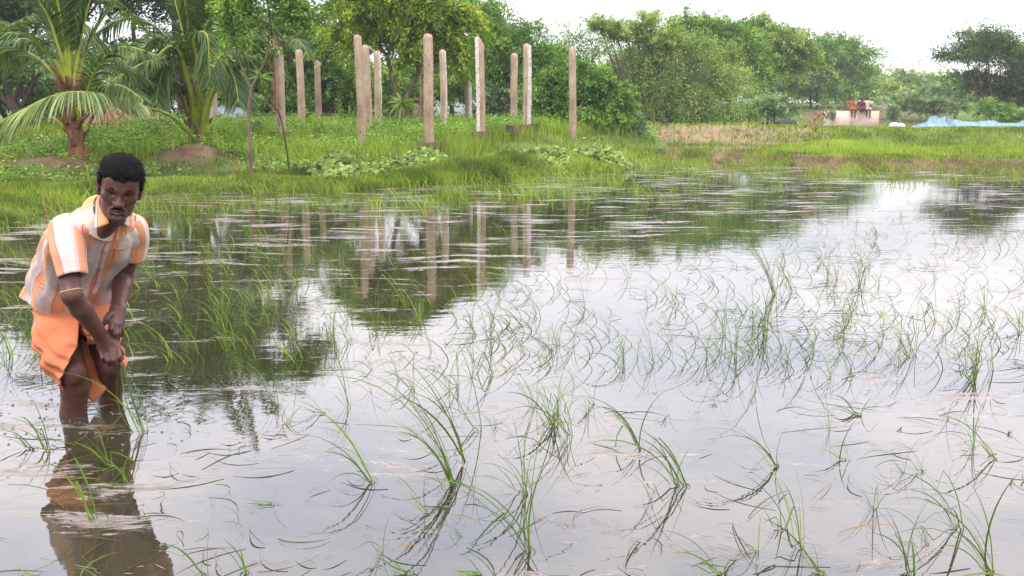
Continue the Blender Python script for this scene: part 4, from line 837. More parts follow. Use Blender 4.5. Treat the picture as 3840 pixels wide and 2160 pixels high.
x, y = scatter(900, -8, 7, 9, 20, lambda x, y: (pond_sd(x, y) > -.6)*(pond_sd(x, y) < 3)*(right_w(x, y) < .8)*(fbm(x+31, y, 1.4) > .5)*(np.abs(x/y) < .6))
grass_patch('dry_stalks', x, y, np.maximum(height(x, y), -.02), .16+.24*rng.random(len(x)), .006, 'straw_grass' if 'straw_grass' in M else 'dry', K=4, lean=.5, label='dry yellow stalks scattered through the bank grass')

x, y = scatter(22000, 3, 20, 30.8, 37, lambda x, y: (right_w(x, y) > .5)*(np.abs(x/y) < .6)*np.clip(.02+.8*sst(8, 12, x)+.22*(fbm(x, y, .7) > .55)+.15*sst(33.0, 31.6, y), 0, 1)*(.3+.9*(fbm(x, y, 1.8) > .45)))
grass_patch('bund_turf', x, y, height(x, y)-.02, .06+.14*rng.random(len(x)), .022, 'grass', K=3, col=.5*(fbm(x, y, .8)-.5), label='patchy turf creeping over the red earth bund')
# ================================================================== BODIES: signed distance fields -> one continuous surface
class Field:
    def __init__(s, xs, ys, zs):
        s.ax = [np.asarray(a, np.float32) for a in (xs, ys, zs)]; s.d = np.full([len(a) for a in s.ax], .2, np.float32)
    def sl(s, lo, hi):
        r = []
        for a, l, h in zip(s.ax, lo, hi):
            i0 = max(0, np.searchsorted(a, l)-1); i1 = min(len(a), np.searchsorted(a, h)+1); r.append(slice(i0, max(i0, i1)))
        return tuple(r)
    def pts(s, sl): return [a[q].reshape([-1 if i == j else 1 for j in range(3)]) for i, (a, q) in enumerate(zip(s.ax, sl))]
    def op(s, fn, lo, hi, k=.01, mode='u'):
        sl = s.sl(lo, hi)
        if min(q.stop-q.start for q in sl) <= 0: return
        b = fn(*s.pts(sl)).astype(np.float32); a = s.d[sl]
        if mode == 'u': h = np.clip(.5+.5*(a-b)/k, 0, 1); r = a*(1-h)+b*h-k*h*(1-h)
        else: b = -b; h = np.clip(.5-.5*(a-b)/k, 0, 1); r = a*(1-h)+b*h+k*h*(1-h)
        s.d[sl] = r
    def cap(s, a, b, ra, rb, k=.012, mode='u', sq=None):
        a = np.array(a, float); b = np.array(b, float); ab = b-a; L2 = ab@ab+1e-12; m_ = max(ra, rb)+.045
        def f(x, y, z):
            t = np.clip(((x-a[0])*ab[0]+(y-a[1])*ab[1]+(z-a[2])*ab[2])/L2, 0, 1)
            return np.sqrt((x-a[0]-t*ab[0])**2+(y-a[1]-t*ab[1])**2+(z-a[2]-t*ab[2])**2)-(ra+(rb-ra)*t)
        s.op(f, np.minimum(a, b)-m_, np.maximum(a, b)+m_, k, mode)
    def chain(s, pts, rs, k=.012):
        for i in range(len(pts)-1): s.cap(pts[i], pts[i+1], rs[i], rs[i+1], k)
    def ell(s, c, r, Mx=None, k=.012, mode='u'):
        c = np.array(c, float); r = np.array(r, float); Mx = np.eye(3) if Mx is None else Mx; m_ = r.max()+.03
        def f(x, y, z):
            q = [(x-c[0])*Mx[0, i]+(y-c[1])*Mx[1, i]+(z-c[2])*Mx[2, i] for i in range(3)]
            k0 = np.sqrt(sum((q[i]/r[i])**2 for i in range(3))); k1 = np.sqrt(sum((q[i]/r[i]**2)**2 for i in range(3)))
            return k0*(k0-1)/np.maximum(k1, 1e-6)
        s.op(f, c-m_, c+m_, k, mode)
    def mesh(s, smooth=1):
        d = s.d; ins = d < 0; ax = s.ax
        c = np.zeros([n-1 for n in d.shape], np.int8)
        for i in (0, 1):
            for j in (0, 1):
                for k in (0, 1): c += ins[i:d.shape[0]-1+i, j:d.shape[1]-1+j, k:d.shape[2]-1+k]
        I, J, K = np.nonzero((c > 0) & (c < 8)); n = len(I); vid = np.full(c.shape, -1, np.int32); vid[I, J, K] = np.arange(n)
        acc = np.zeros((n, 3)); cnt = np.zeros(n); cor = [(i, j, k) for i in (0, 1) for j in (0, 1) for k in (0, 1)]
        g = lambda o: np.stack([ax[0][I+o[0]], ax[1][J+o[1]], ax[2][K+o[2]]], 1)
        for a in cor:
            for e in range(3):
                if a[e] == 1: continue
                b = list(a); b[e] = 1; da = d[I+a[0], J+a[1], K+a[2]]; db = d[I+b[0], J+b[1], K+b[2]]
                m_ = (da < 0) != (db < 0); t = np.where(m_, da/np.where(m_, da-db, 1), 0)[:, None]
                acc += np.where(m_[:, None], g(a)*(1-t)+g(b)*t, 0); cnt += m_
        V = acc/cnt[:, None]; Fs = []
        for e in range(3):
            o = [(0, 0, 0)]*4; u, v = (e+1) % 3, (e+2) % 3
            sa = [slice(None)]*3; sb = [slice(None)]*3; sa[e] = slice(0, -1); sb[e] = slice(1, None)
            A = ins[tuple(sa)]; B = ins[tuple(sb)]; X = np.array(np.nonzero(A != B))
            ok = (X[u] > 0) & (X[v] > 0) & (X[u] < d.shape[u]-1) & (X[v] < d.shape[v]-1); X = X[:, ok]; dirn = A[tuple(X)]
            q = []
            for du, dv in ((-1, -1), (0, -1), (0, 0), (-1, 0)):
                Y = X.copy(); Y[u] += du; Y[v] += dv; q.append(vid[tuple(Y)])
            q = np.stack(q, 1); q[~dirn] = q[~dirn][:, ::-1]; Fs.append(q)
        F = np.vstack(Fs); F = F[(F >= 0).all(1)]
        for _ in range(smooth):
            s_ = np.zeros_like(V); w_ = np.zeros(n)
            for i in range(4):
                a, b = F[:, i], F[:, (i+1) % 4]
                for ch in range(3): s_[:, ch] += np.bincount(a, V[b, ch], n)+np.bincount(b, V[a, ch], n)
                w_ += np.bincount(a, minlength=n)+np.bincount(b, minlength=n)
            V = V*.5+.5*s_/np.maximum(w_, 1)[:, None]
        return V, F
def fa(lo, hi, fine, coarse, ranges):
    a = [lo]
    while a[-1] < hi: a.append(a[-1]+(fine if any(l <= a[-1] <= h for l, h in ranges) else coarse))
    return a
CAMP = np.array([0, 0, CH])
m, n, o = mat_new('skin')
a_ = attr(n, 'tint').outputs['Color']; c = mixc(n, 1.0, a_, ramp(n, noise(n, 28, 5, .65), [(.3, (.72, .70, .70)), (.7, (1.2, 1.15, 1.12))]), 'MULTIPLY')
p = N(n, 'ShaderNodeBsdfPrincipled', Roughness=.42); p.inputs['Specular IOR Level'].default_value = .33; n.links.new(c, p.inputs['Base Color'])
n.links.new(bump(n, noise(n, 160, 4, .6), .22, .002), p.inputs['Normal']); n.links.new(p.outputs[0], o.inputs[0]); M['skin'] = m
# ---- the man: joints
hipR, hipL = atF(200, 1140, 3.34), atF(335, 1128, 3.44)
knR, knL = atF(276, 1395, 3.10), atF(413, 1368, 3.22)
wR, wL = atF(274, 1548, 3.15), atF(413, 1503, 3.30)
anR, anL = wR+[0, .03, -.30], wL+[0, .03, -.30]
shR, shL = atF(238, 868, 2.99), atF(500, 850, 3.19)
elR, wrR = atF(268, 1108, 2.90), atF(384, 1266, 3.02)
elL, wrL = atF(464, 1040, 3.24), atF(441, 1160, 3.10)
spine = [atF(258, 1215, 3.33), atF(266, 1100, 3.28), atF(306, 985, 3.19), atF(350, 905, 3.11), atF(384, 838, 3.06)]
Lat = nrm(np.array([.72, .69, 0.])); HC = atF(450, 706, 2.955)
yaw, pit, rol = R(20), R(17), R(11)
fw = np.array([math.sin(yaw)*math.cos(pit), -math.cos(yaw)*math.cos(pit), -math.sin(pit)])
u0 = nrm(np.array([0, 0, 1.])-fw*(-math.sin(pit))); r0_ = np.cross(fw, u0)
up_ = u0*math.cos(rol)-r0_*math.sin(rol); rt_ = np.cross(fw, up_)
HM = np.stack([rt_, fw, up_], 1)              # local (his right, face, crown)
S_ = .835e-2
def hd(x, y, z): return HC+HM@(np.array([x, y, z])*S_)
hb0, hb1 = HC-.14, HC+.14
FB = Field(fa(-1.82, -1.02, .0024, .005, [(HC[0]-.11, HC[0]+.11), (wrR[0]-.04, wrR[0]+.09)]), fa(2.80, 3.62, .0024, .0055, [(2.83, 3.18)]), fa(-.34, 1.0, .0024, .0055, [(HC[2]-.13, HC[2]+.14), (.14, .40)]))
sp_back = np.array([.35, -.45, .1])      # towards the chest
# legs, torso core, neck, arms
for h_, k_, w_, a, rr in ((hipR, knR, wR, anR, (.068, .044, .047, .041, .032)), (hipL, knL, wL, anL, (.072, .045, .046, .038, .031))):
    FB.chain([h_, k_*.45+h_*.55, k_], [rr[0], rr[0]*.78, rr[1]], .02)
    FB.chain([k_, k_*.68+w_*.32+[0, .015, 0], w_, a], [rr[1]*.93, rr[2], rr[3], rr[4]], .015)
    FB.ell(k_+np.array([.006, -.024, .004]), (.026, .018, .034), k=.018)
    FB.cap(a, a+[.05, -.14, -.03], .034, .022, .02)
FB.chain([q_-sp_back*-.045 for q_ in spine], [.07, .06, .052, .046, .040], .025); FB.cap(hipR*.9+hipL*.1, hipL, .07, .07, .03); FB.cap(shR*.9+shL*.1, shL*.9+shR*.1, .030, .030, .02)
FB.cap(spine[-1], hd(0, -2.5, -6), .050, .050, .02); FB.cap(spine[-1]+[.02, -.05, -.02], hd(0, 1.5, -8), .03, .032, .02)
FB.chain([shR*.9+elR*.1+[.012, .01, 0], shR*.45+elR*.55, elR], [.034, .034, .030], .015); FB.chain([elR, elR*.7+wrR*.3, wrR], [.031, .0325, .0225], .012)
FB.chain([shL*.9+elL*.1+[-.01, .005, 0], shL*.45+elL*.55, elL], [.034, .035, .031], .015); FB.chain([elL, elL*.65+wrL*.35, wrL], [.032, .031, .021], .012)
# right hand, back of the hand to the viewer, fingers closed on the seedling
def F3(x, y, Y): return atF(x, y, Y)
kn = [F3(437, 1306, 3.035), F3(418, 1314, 3.02), F3(398, 1315, 3.02), F3(380, 1307, 3.03)]
for i, k_ in enumerate(kn):
    FB.cap(wrR+(i-1.5)*np.array([-.006, 0, 0]), k_, .0175, .0125, .008)
    FB.ell(k_+[0, -.004, .001], (.0105, .009, .010), k=.006)
pip = [F3(447, 1338, 3.005), F3(428, 1350, 2.995), F3(406, 1351, 3.0), F3(386, 1341, 3.01)]
dip = [F3(447, 1352, 3.03), F3(431, 1366, 3.025), F3(411, 1367, 3.03), F3(392, 1357, 3.035)]
tip = [F3(443, 1350, 3.05), F3(429, 1362, 3.048), F3(411, 1362, 3.05), F3(393, 1352, 3.055)]
for i in range(4):
    r_ = (.0092, .0096, .0092, .0082)[i]
    FB.chain([kn[i], pip[i]], [r_*1.06, r_], .0035); FB.chain([pip[i], dip[i], tip[i]], [r_*.98, r_*.9, r_*.85], .003)
tb = wrR*.6+kn[0]*.4+np.array([.012, .014, -.006])
FB.chain([wrR+[.008, .01, -.012], tb, F3(452, 1322, 3.05), F3(455, 1345, 3.045)], [.014, .0135, .0105, .0088], .005)
HAND_GRIP = F3(450, 1350, 3.035)
# left hand resting on the thigh, fingers pointing down, thumb to the side
kl = [F3(421, 1211, 3.045), F3(434, 1219, 3.05), F3(446, 1217, 3.065), F3(455, 1208, 3.085)]
for i, k_ in enumerate(kl):
    FB.cap(wrL+(i-1.5)*np.array([.007, .002, 0]), k_, .0165, .012, .008); FB.ell(k_+[0, -.004, .001], (.010, .009, .010), k=.006)
e1 = [F3(416, 1232, 3.025), F3(433, 1250, 3.03), F3(444, 1248, 3.045), F3(456, 1235, 3.07)]
e2 = [F3(411, 1252, 3.04), F3(431, 1280, 3.045), F3(441, 1278, 3.06), F3(455, 1258, 3.08)]
for i in range(4): FB.chain([kl[i], e1[i], e2[i]], [.0095, .0088, .0075], .0035)
FB.chain([wrL+[-.006, -.004, -.01], F3(412, 1182, 3.05), F3(399, 1197, 3.035), F3(390, 1213, 3.03)], [.014, .0125, .0102, .0085], .005)
# head
E = lambda x, y, z, a, b, c_, k=.02, mode='u': FB.ell(hd(x, y, z), np.array([a, b, c_])*S_, HM, k, mode)
C_ = lambda a, b, ra, rb, k=.01, mode='u': FB.cap(hd(*a), hd(*b), ra*S_, rb*S_, k, mode)
E(0, -1.2, 3.3, 7.2, 8.8, 7.6); E(0, 2.4, -1.6, 6.1, 5.9, 8.2); E(0, 1.8, -6.4, 5.0, 5.2, 4.2)
E(0, 6.2, -9.3, 2.3, 1.6, 1.7, .018); E(0, 5.6, 4.2, 5.4, 2.4, 3.6, .02)
C_((-4.2, 6.3, 2.0), (-1.2, 7.9, 1.7), .8, .75, .012); C_((4.2, 6.3, 2.0), (1.2, 7.9, 1.7), .8, .75, .012)
for sx in (-1, 1):
    E(sx*3.15, 8.3, .45, 1.75, 1.5, 1.05, .007, 's')
    E(sx*3.1, 6.0, .35, 1.55, 1.30, 1.25, .004)                       # lids over the eyeball
    C_((sx*1.9, 7.55, .05), (sx*4.2, 6.75, .35), .10, .10, .002, 's')    # slit between the lids
    E(sx*4.3, 5.3, -1.5, 1.9, 1.6, 1.6, .014); E(sx*3.9, 5.6, -5.2, 1.7, 1.3, 2.1, .02, 's') if False else None
    E(sx*1.25, 8.3, -3.35, .95, 1.0, .78, .006)                      # nostril wing
    E(sx*.75, 9.0, -4.05, .36, .42, .3, .003, 's')
    C_((sx*1.9, 7.9, -3.7), (sx*3.2, 6.9, -6.3), .20, .16, .009, 's')    # smile fold
    E(sx*7.35, -1.0, -.6, .95, 1.9, 3.1, .006); E(sx*8.0, -.5, -.2, .6, 1.0, 1.8, .004, 's'); E(sx*6.9, .2, -3.0, .6, .7, .9, .006)
C_((0, 7.7, 1.3), (0, 9.5, -2.9), .62, .95, .010); E(0, 9.4, -3.1, 1.05, 1.0, .85, .006)
E(0, 7.1, -6.3, 3.0, 1.5, 1.7, .012)                                 # mouth barrel
C_((-2.1, 7.75, -6.05), (0, 8.65, -5.75), .30, .50, .006); C_((2.1, 7.75, -6.05), (0, 8.65, -5.75), .30, .50, .006)
C_((-1.9, 7.7, -6.75), (0, 8.5, -7.0), .32, .56, .006); C_((1.9, 7.7, -6.75), (0, 8.5, -7.0), .32, .56, .006)
C_((-2.5, 7.75, -6.30), (0, 9.15, -6.42), .10, .16, .003, 's'); C_((2.5, 7.75, -6.30), (0, 9.15, -6.42), .10, .16, .003, 's')
C_((-1.5, 7.6, -8.0), (1.5, 7.6, -8.0), .4, .4, .010, 's')
V, F = FB.mesh(1)
q = (V-HC)@HM/S_                                                     # head coordinates, cm
ish = (np.abs(q) < [9, 11, 12]).all(1)
base = np.array([.086, .036, .025]); T = np.tile(base, (len(V), 1))
T = np.where((ish & (q[:, 1] > 2))[:, None], T*np.array([1.0, .95, .92]), T)
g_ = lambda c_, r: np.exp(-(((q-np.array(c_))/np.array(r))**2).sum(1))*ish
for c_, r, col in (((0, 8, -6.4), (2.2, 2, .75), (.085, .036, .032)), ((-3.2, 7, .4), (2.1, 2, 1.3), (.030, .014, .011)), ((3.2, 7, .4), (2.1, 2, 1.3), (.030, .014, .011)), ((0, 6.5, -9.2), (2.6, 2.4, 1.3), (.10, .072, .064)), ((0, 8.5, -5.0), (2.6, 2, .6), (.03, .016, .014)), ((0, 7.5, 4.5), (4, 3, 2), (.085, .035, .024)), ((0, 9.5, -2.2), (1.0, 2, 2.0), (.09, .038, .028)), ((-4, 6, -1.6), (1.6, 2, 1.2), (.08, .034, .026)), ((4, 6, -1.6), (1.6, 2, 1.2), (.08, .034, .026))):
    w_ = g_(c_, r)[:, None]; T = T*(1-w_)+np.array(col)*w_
FOOT = np.array([(wR[0]+wL[0])/2, (wR[1]+wL[1])/2, -.30])
man = mk('person', V-FOOT, F, M['skin'], attrs={'tint': T}, smooth=True); man.location = FOOT
tag(man, 'man in a striped shirt and folded orange cloth bending in the water over a seedling', 'person')
# ---- eyes
m, n, o = mat_new('eyeball'); p = N(n, 'ShaderNodeBsdfPrincipled', Roughness=.35); p.inputs['Specular IOR Level'].default_value = .2; n.links.new(attr(n, 'tint').outputs['Color'], p.inputs['Base Color']); n.links.new(p.outputs[0], o.inputs[0]); M['eyeball'] = m
for sx in (-1, 1):
    u = np.linspace(0, np.pi, 24); v = np.linspace(0, 2*np.pi, 32, endpoint=False); U, W = np.meshgrid(u, v, indexing='ij')
    nv = np.stack([np.sin(U)*np.cos(W), np.cos(U), np.sin(U)*np.sin(W)], -1).reshape(-1, 3)
    g = nrm((HM.T@(CAMP-hd(sx*3.1, 6.2, .35)))); ca = nv@g
    i = np.arange(23)[:, None]*32; j = np.arange(32)[None]; j2 = (j+1) % 32; Fq = np.stack([i+j, i+j2, i+32+j2, i+32+j], -1).reshape(-1, 4)
    col = np.where((ca > .955)[:, None], [.004, .003, .003], np.where((ca > .85)[:, None], [.03, .016, .009], [.10, .075, .06]))
    mk('eye', np.array([hd(sx*3.1+a*1.32, 6.28+b*1.20, .30+c2*1.2) for a, b, c2 in nv]), Fq, M['eyeball'], man, {'tint': col}, True)
# ---- hair
M['hair'] = simple('hair', [(.3, (.003, .0026, .003)), (.7, (.009, .008, .009))], 60, .7, .9, .006, 260, spec=.12)
hx = lambda lo, hi: np.arange(lo, hi, .0024)
FH = Field(hx(HC[0]-.13, HC[0]+.15), hx(HC[1]-.13, HC[1]+.14), hx(HC[2]-.10, HC[2]+.17))
def EH(x, y, z, a, b, c_, k=.01, mode='u'): FH.ell(hd(x, y, z), np.array([a, b, c_])*S_, HM, k, mode)
EH(0, -1.0, 4.2, 8.0, 9.5, 8.3); EH(0, .4, 8.2, 6.6, 7.4, 4.2, .02); EH(0, -2.5, 1.0, 7.9, 8.0, 7.0, .015)
for sx in (-1, 1): EH(sx*7.0, 1.6, 1.2, .9, 1.4, 2.6, .008)
xx, yy, zz = FH.pts((slice(None),)*3)
Q = [((xx-HC[0])*HM[0, i]+(yy-HC[1])*HM[1, i]+(zz-HC[2])*HM[2, i])/S_ for i in range(3)]
cu = np.sin(Q[0]*2.3+1.3*np.sin(Q[1]*1.7))*np.sin(Q[1]*2.1+1.1*np.sin(Q[2]*2.0))*np.sin(Q[2]*2.2+1.2*np.sin(Q[0]*1.5)); cu2 = np.sin(Q[0]*5.1+2*Q[2])*np.sin(Q[1]*4.7-Q[0])*np.sin(Q[2]*5.3)
FH.d = (FH.d+(cu*.36+cu2*.16)*S_).astype(np.float32)
fz = 6.1-.010*Q[0]**2*1.0-.9*np.exp(-((Q[0]-.3)/1.7)**2)+.4*np.sin(Q[0]*1.9)+.3*np.sin(Q[0]*4.3)+.0*Q[1]   # hairline dips in the middle
face = np.minimum(Q[1]-(2.6+.35*np.clip(np.abs(Q[0])-5, 0, 3)*0), (fz-Q[2])*1.0)      # >0 inside the face region
face2 = np.minimum(Q[1]+.2, (1.0-Q[2]))*1.0                                   # below the sideburns
face3 = np.minimum(np.minimum(Q[1]+3.4, 1.6-Q[1]+0*Q[2]), 2.4-Q[2])              # round the ear
face4 = (-3.2-Q[2]+.0*Q[1])
for f_ in (face, face2, face3, face4): FH.d = np.maximum(FH.d, (f_*S_).astype(np.float32))
V, F = FH.mesh(1)
hair = mk('hair', V, F, M['hair'], man, smooth=True)
qs = (V-HC)@HM; nn_ = nrm(qs-np.array([0, -.01, .03])); pick = rng.choice(len(V), 5200); Pq = V[pick]; dn = nrm(nn_[pick]@HM.T+rng.normal(size=(5200, 3))*.75)
t = np.linspace(0, 1, 4); curl = rng.normal(size=(5200, 3))*.006; Ph = Pq[:, None]-dn[:, None]*.002+dn[:, None]*(.0055*(.4+rng.random(5200))[:, None]*t)[..., None]+curl[:, None]*(t**2)[None, :, None]
Vr, Fr = ribbons(Ph, np.full((5200, 4), .0011)*np.array([1, 1, .8, .3]), nrm(np.cross(dn, rng.normal(size=(5200, 3)))))
mk('hair_curl', Vr, Fr, M['hair'], hair)
for sx in (-1, 1):
    p_ = np.array([hd(sx*a, b, c_) for a, b, c_ in catmull([(1.3, 8.45, 1.75), (2.6, 8.25, 2.45), (4.0, 7.25, 2.65), (5.2, 6.0, 2.0)], 5)])
    V, F, F3_ = tube(p_, np.array([.25, .42, .36, .12])*S_, 8, True, .12); mk('eyebrow', V, [F, F3_], M['hair'], man, smooth=True)
mu = np.array([hd(a, b, c_) for a, b, c_ in catmull([(-3.0, 7.1, -6.2), (-1.9, 8.25, -5.25), (0, 9.05, -4.85), (1.9, 8.25, -5.25), (3.0, 7.1, -6.2)], 6)])
V, F, F3_ = tube(mu, np.array([.12, .36, .40, .36, .12])*S_, 9, True, .10); mk('moustache', V, [F, F3_], simple('moustache', [(.35, (.004, .003, .003)), (.7, (.014, .010, .009))], 60, .9, .8, .004, 200, spec=.05), man, smooth=True)

# ---- shirt
def shirt_mat():
    m, n, o = mat_new('shirt_cloth')
    u = attr(n, 'u').outputs['Fac']; v = attr(n, 'v').outputs['Fac']
    f = N(n, 'ShaderNodeMath', operation='MULTIPLY'); n.links.new(u, f.inputs[0]); f.inputs[1].default_value = 1/.104
    fr = N(n, 'ShaderNodeMath', operation='FRACT'); n.links.new(f.outputs[0], fr.inputs[0])
    W_ = (.60, .505, .465); G_ = (.52, .43, .405); P_ = (.62, .36, .235); O_ = (.62, .225, .08); Rd = (.52, .085, .06); Y_ = (.70, .42, .10)
    c = ramp(n, fr.outputs[0], [(0, W_), (.14, G_), (.30, W_), (.37, (.56, .37, .32)), (.39, Rd), (.405, Rd), (.42, P_), (.47, O_), (.53, P_), (.545, Rd), (.56, P_), (.61, O_), (.645, Y_), (.66, O_), (.76, (.60, .26, .12)), (.80, P_), (.815, (.55, .17, .12)), (.83, P_), (.87, (.52, .40, .38)), (.94, G_), (1, W_)])
    g = N(n, 'ShaderNodeMath', operation='MULTIPLY'); n.links.new(v, g.inputs[0]); g.inputs[1].default_value = 1/.052
    gr = N(n, 'ShaderNodeMath', operation='FRACT'); n.links.new(g.outputs[0], gr.inputs[0])
    c = mixc(n, 1.0, c, ramp(n, gr.outputs[0], [(0, (1, 1, 1)), (.44, (1, 1, 1)), (.46, (1.10, 1.12, 1.02)), (.50, (.86, .80, .78)), (.53, (1, 1, 1)), (1, (1, 1, 1))]), 'MULTIPLY')
    c = mixc(n, 1.0, c, ramp(n, noise(n, 11, 5, .6), [(.3, (.86, .84, .84)), (.7, (1.08, 1.06, 1.05))]), 'MULTIPLY')
    p = N(n, 'ShaderNodeBsdfPrincipled', Roughness=.85); p.inputs['Specular IOR Level'].default_value = .2; p.inputs['Sheen Weight'].default_value = .15; n.links.new(c, p.inputs['Base Color'])
    b1 = bump(n, noise(n, 11, 5, .6, stretch=(1, 1, .55)), .55, .014); n.links.new(b1, p.inputs['Normal']); n.links.new(p.outputs[0], o.inputs[0]); return m
M['shirt'] = shirt_mat()
sp_t = np.linspace(0, 1, 60); sp_c = catmull(spine, 20); ii = np.linspace(0, len(sp_c)-1, 60); sp_p = np.stack([np.interp(ii, np.arange(len(sp_c)), sp_c[:, k]) for k in range(3)], 1)
sp_T = nrm(np.gradient(sp_p, axis=0)); sp_D = nrm(np.cross(Lat, sp_T)); sp_L = np.cross(sp_T, sp_D)
if sp_D[0][1] > 0: sp_D = -sp_D
HW = np.interp(sp_t, [0, .25, .5, .75, .9, 1], [.166, .150, .146, .158, .148, .092]); HDp = np.interp(sp_t, [0, .25, .5, .75, .9, 1], [.128, .112, .090, .080, .070, .056])
def torso_coords(P):
    out_t = np.empty(len(P)); l_ = np.empty(len(P)); d_ = np.empty(len(P)); ta = np.empty(len(P))
    for a in range(0, len(P), 60000):
        q = P[a:a+60000]; D2 = ((q[:, None]-sp_p[None])**2).sum(2); k = D2.argmin(1)
        rel = q-sp_p[k]; out_t[a:a+60000] = sp_t[k]; l_[a:a+60000] = (rel*sp_L[k]).sum(1); d_[a:a+60000] = (rel*sp_D[k]).sum(1); ta[a:a+60000] = (rel*sp_T[k]).sum(1)
    return out_t, l_, d_, ta
lo = np.minimum.reduce(sp_p)-.22; hi = np.maximum.reduce(sp_p)+.22
FS = Field(np.arange(lo[0], hi[0], .005), np.arange(lo[1], hi[1], .005), np.arange(lo[2], hi[2], .005))
GX, GY, GZ = np.meshgrid(*FS.ax, indexing='ij'); PP = np.stack([GX.ravel(), GY.ravel(), GZ.ravel()], 1)
t_, l_, d_, ta = torso_coords(PP)
hw, hd_ = np.interp(t_, sp_t, HW), np.interp(t_, sp_t, HDp)
an = np.arctan2(l_/hw, d_/hd_)
kk = (np.abs(l_/hw)**2.4+np.abs(d_/hd_)**2.4)**(1/2.4)
fold = .0045*np.sin(an*7+t_*5+1.5*np.sin(t_*9))*(1-.5*t_)+.0040*np.sin(t_*34+an*3.0+1.2*np.sin(an*2))*np.exp(-((t_-.22)/.22)**2)+.0035*np.sin(an*13-t_*13)*np.exp(-((an-.6)/.9)**2)+.005*np.exp(-((t_-.30+.10*an)/.035)**2)-.004*np.exp(-((t_-.36+.10*an)/.03)**2)
dS = (kk-1)*np.minimum(hw, hd_)-fold
dS = np.maximum(dS, np.abs(ta)-.03)                         # stop at the ends of the spine line
FS.d = dS.reshape(FS.d.shape).astype(np.float32)
FS.cap(shR+[.02, .01, .0], sp_p[-3], .048, .046, .035); FS.cap(shL+[-.02, -.01, 0], sp_p[-3], .050, .050, .035)
FS.cap(shR+[.012, .01, -.02], sp_p[40], .045, .06, .03); FS.cap(shL+[-.012, -.01, -.02], sp_p[40], .045, .06, .03)
hemp = atF(310, 1226, 3.18)     # the hem rises to both sides
pl = -(np.where(GX < hemp[0], .42, -.55)*(GX-hemp[0])+.05*(GY-hemp[1])+(GZ-hemp[2]))+.006*np.sin(an.reshape(GX.shape)*3)
FS.d = np.maximum(FS.d, pl.astype(np.float32))
DS = FS.d.copy()
def samp(P):
    r = np.empty(len(P)); idx = []; fr = []
    for i in range(3):
        a = FS.ax[i]; f = (P[:, i]-a[0])/(a[1]-a[0]); f = np.clip(f, 0, len(a)-1.001); idx.append(f.astype(int)); fr.append(f-f.astype(int))
    v = 0
    for a in (0, 1):
        for b in (0, 1):
            for c_ in (0, 1):
                v = v+DS[idx[0]+a, idx[1]+b, idx[2]+c_]*(fr[0] if a else 1-fr[0])*(fr[1] if b else 1-fr[1])*(fr[2] if c_ else 1-fr[2])
    return v
def hit(x, y, off=.006, dflt=3.0):
    """where a sight line through x,y (3840 frame) meets the shirt"""
    Y = np.linspace(2.75, 3.5, 500); d = ray(x/3.75, y/3.75); P = CAMP+d[None]*(Y/d[1])[:, None]
    v = samp(P); k = np.nonzero(v < 0)[0]; p = P[k[0]] if len(k) else atF(x, y, dflt)
    return p-nrm(d)*off
vc = hit(424, 838, -.004); FS.ell(vc, (.017, .022, .030), None, .006, 's')
V, F = FS.mesh(1)
t_, l_, d_, ta = torso_coords(V); hw, hd_ = np.interp(t_, sp_t, HW), np.interp(t_, sp_t, HDp); an = np.arctan2(l_/hw, d_/hd_)
u = an*.150+.012; yoke = sst(.86, .9, t_+0*u)
u = np.where((t_ > .84) & (np.abs(l_) > .05), .5*l_+.9*ta+d_*.9, u)
shirt = mk('shirt', V, F, M['shirt'], man, {'u': u+2, 'v': t_*.55+ta*.4+2}, True)
# sleeves: tapering tubes with a turned-in cuff
def sleeve(path, rx, name, phase, ell=1.0, n=26, seg=40, rot=0):
    p = catmull(path, 9); K = len(p); T = nrm(np.gradient(p, axis=0)); r = np.interp(np.linspace(0, 1, K), np.linspace(0, 1, len(rx)), rx)
    X = nrm(np.cross(T, np.array([.3, 1., 0]))); Y_ = np.cross(T, X); th = np.linspace(0, 2*np.pi, seg, endpoint=False)
    s = np.linspace(0, 1, K)[:, None]
    rr = r[:, None]*(1+.035*np.sin(th*4+s*5+phase)*s+.03*np.sin(s*16+th*2+phase)*(1-s*.6))
    V = p[:, None]+X[:, None]*(np.cos(th)*rr)[..., None]+Y_[:, None]*(np.sin(th)*rr*ell)[..., None]
    # cuff edge, then the inside
    V = np.concatenate([V, (p[-1]+(V[-1]-p[-1])*.955)[None], (p[-4]+(V[-4]-p[-4])*.93)[None]]); K += 2
    U = (th*np.mean(rx)+phase)[None]*np.ones((K, 1)); Vv = np.linspace(0, .2, K)[:, None]*np.ones((1, seg))
    # close the seam with a duplicate column so the stripes stay clean
    V = np.concatenate([V, V[:, :1]], 1); U = np.concatenate([U, U[:, :1]+2*np.pi*np.mean(rx)], 1); Vv = np.concatenate([Vv, Vv[:, :1]], 1); sg2 = seg+1
    i = np.arange(K-1)[:, None]*sg2; j = np.arange(seg)[None]; F = np.stack([i+j, i+sg2+j, i+sg2+j+1, i+j+1], -1).reshape(-1, 4)
    return mk(name, V.reshape(-1, 3), F, M['shirt'], shirt, {'u': U.ravel()+2, 'v': Vv.ravel()+2}, True)
sleeve([atF(262, 838, 3.03), atF(250, 868, 2.995), atF(258, 945, 2.945), atF(274, 1036, 2.915)], [.040, .056, .052, .0425], 'sleeve', .052)
sleeve([atF(478, 835, 3.15), atF(500, 858, 3.17), atF(503, 915, 3.20), atF(498, 968, 3.215)], [.036, .050, .047, .041], 'sleeve', .02)
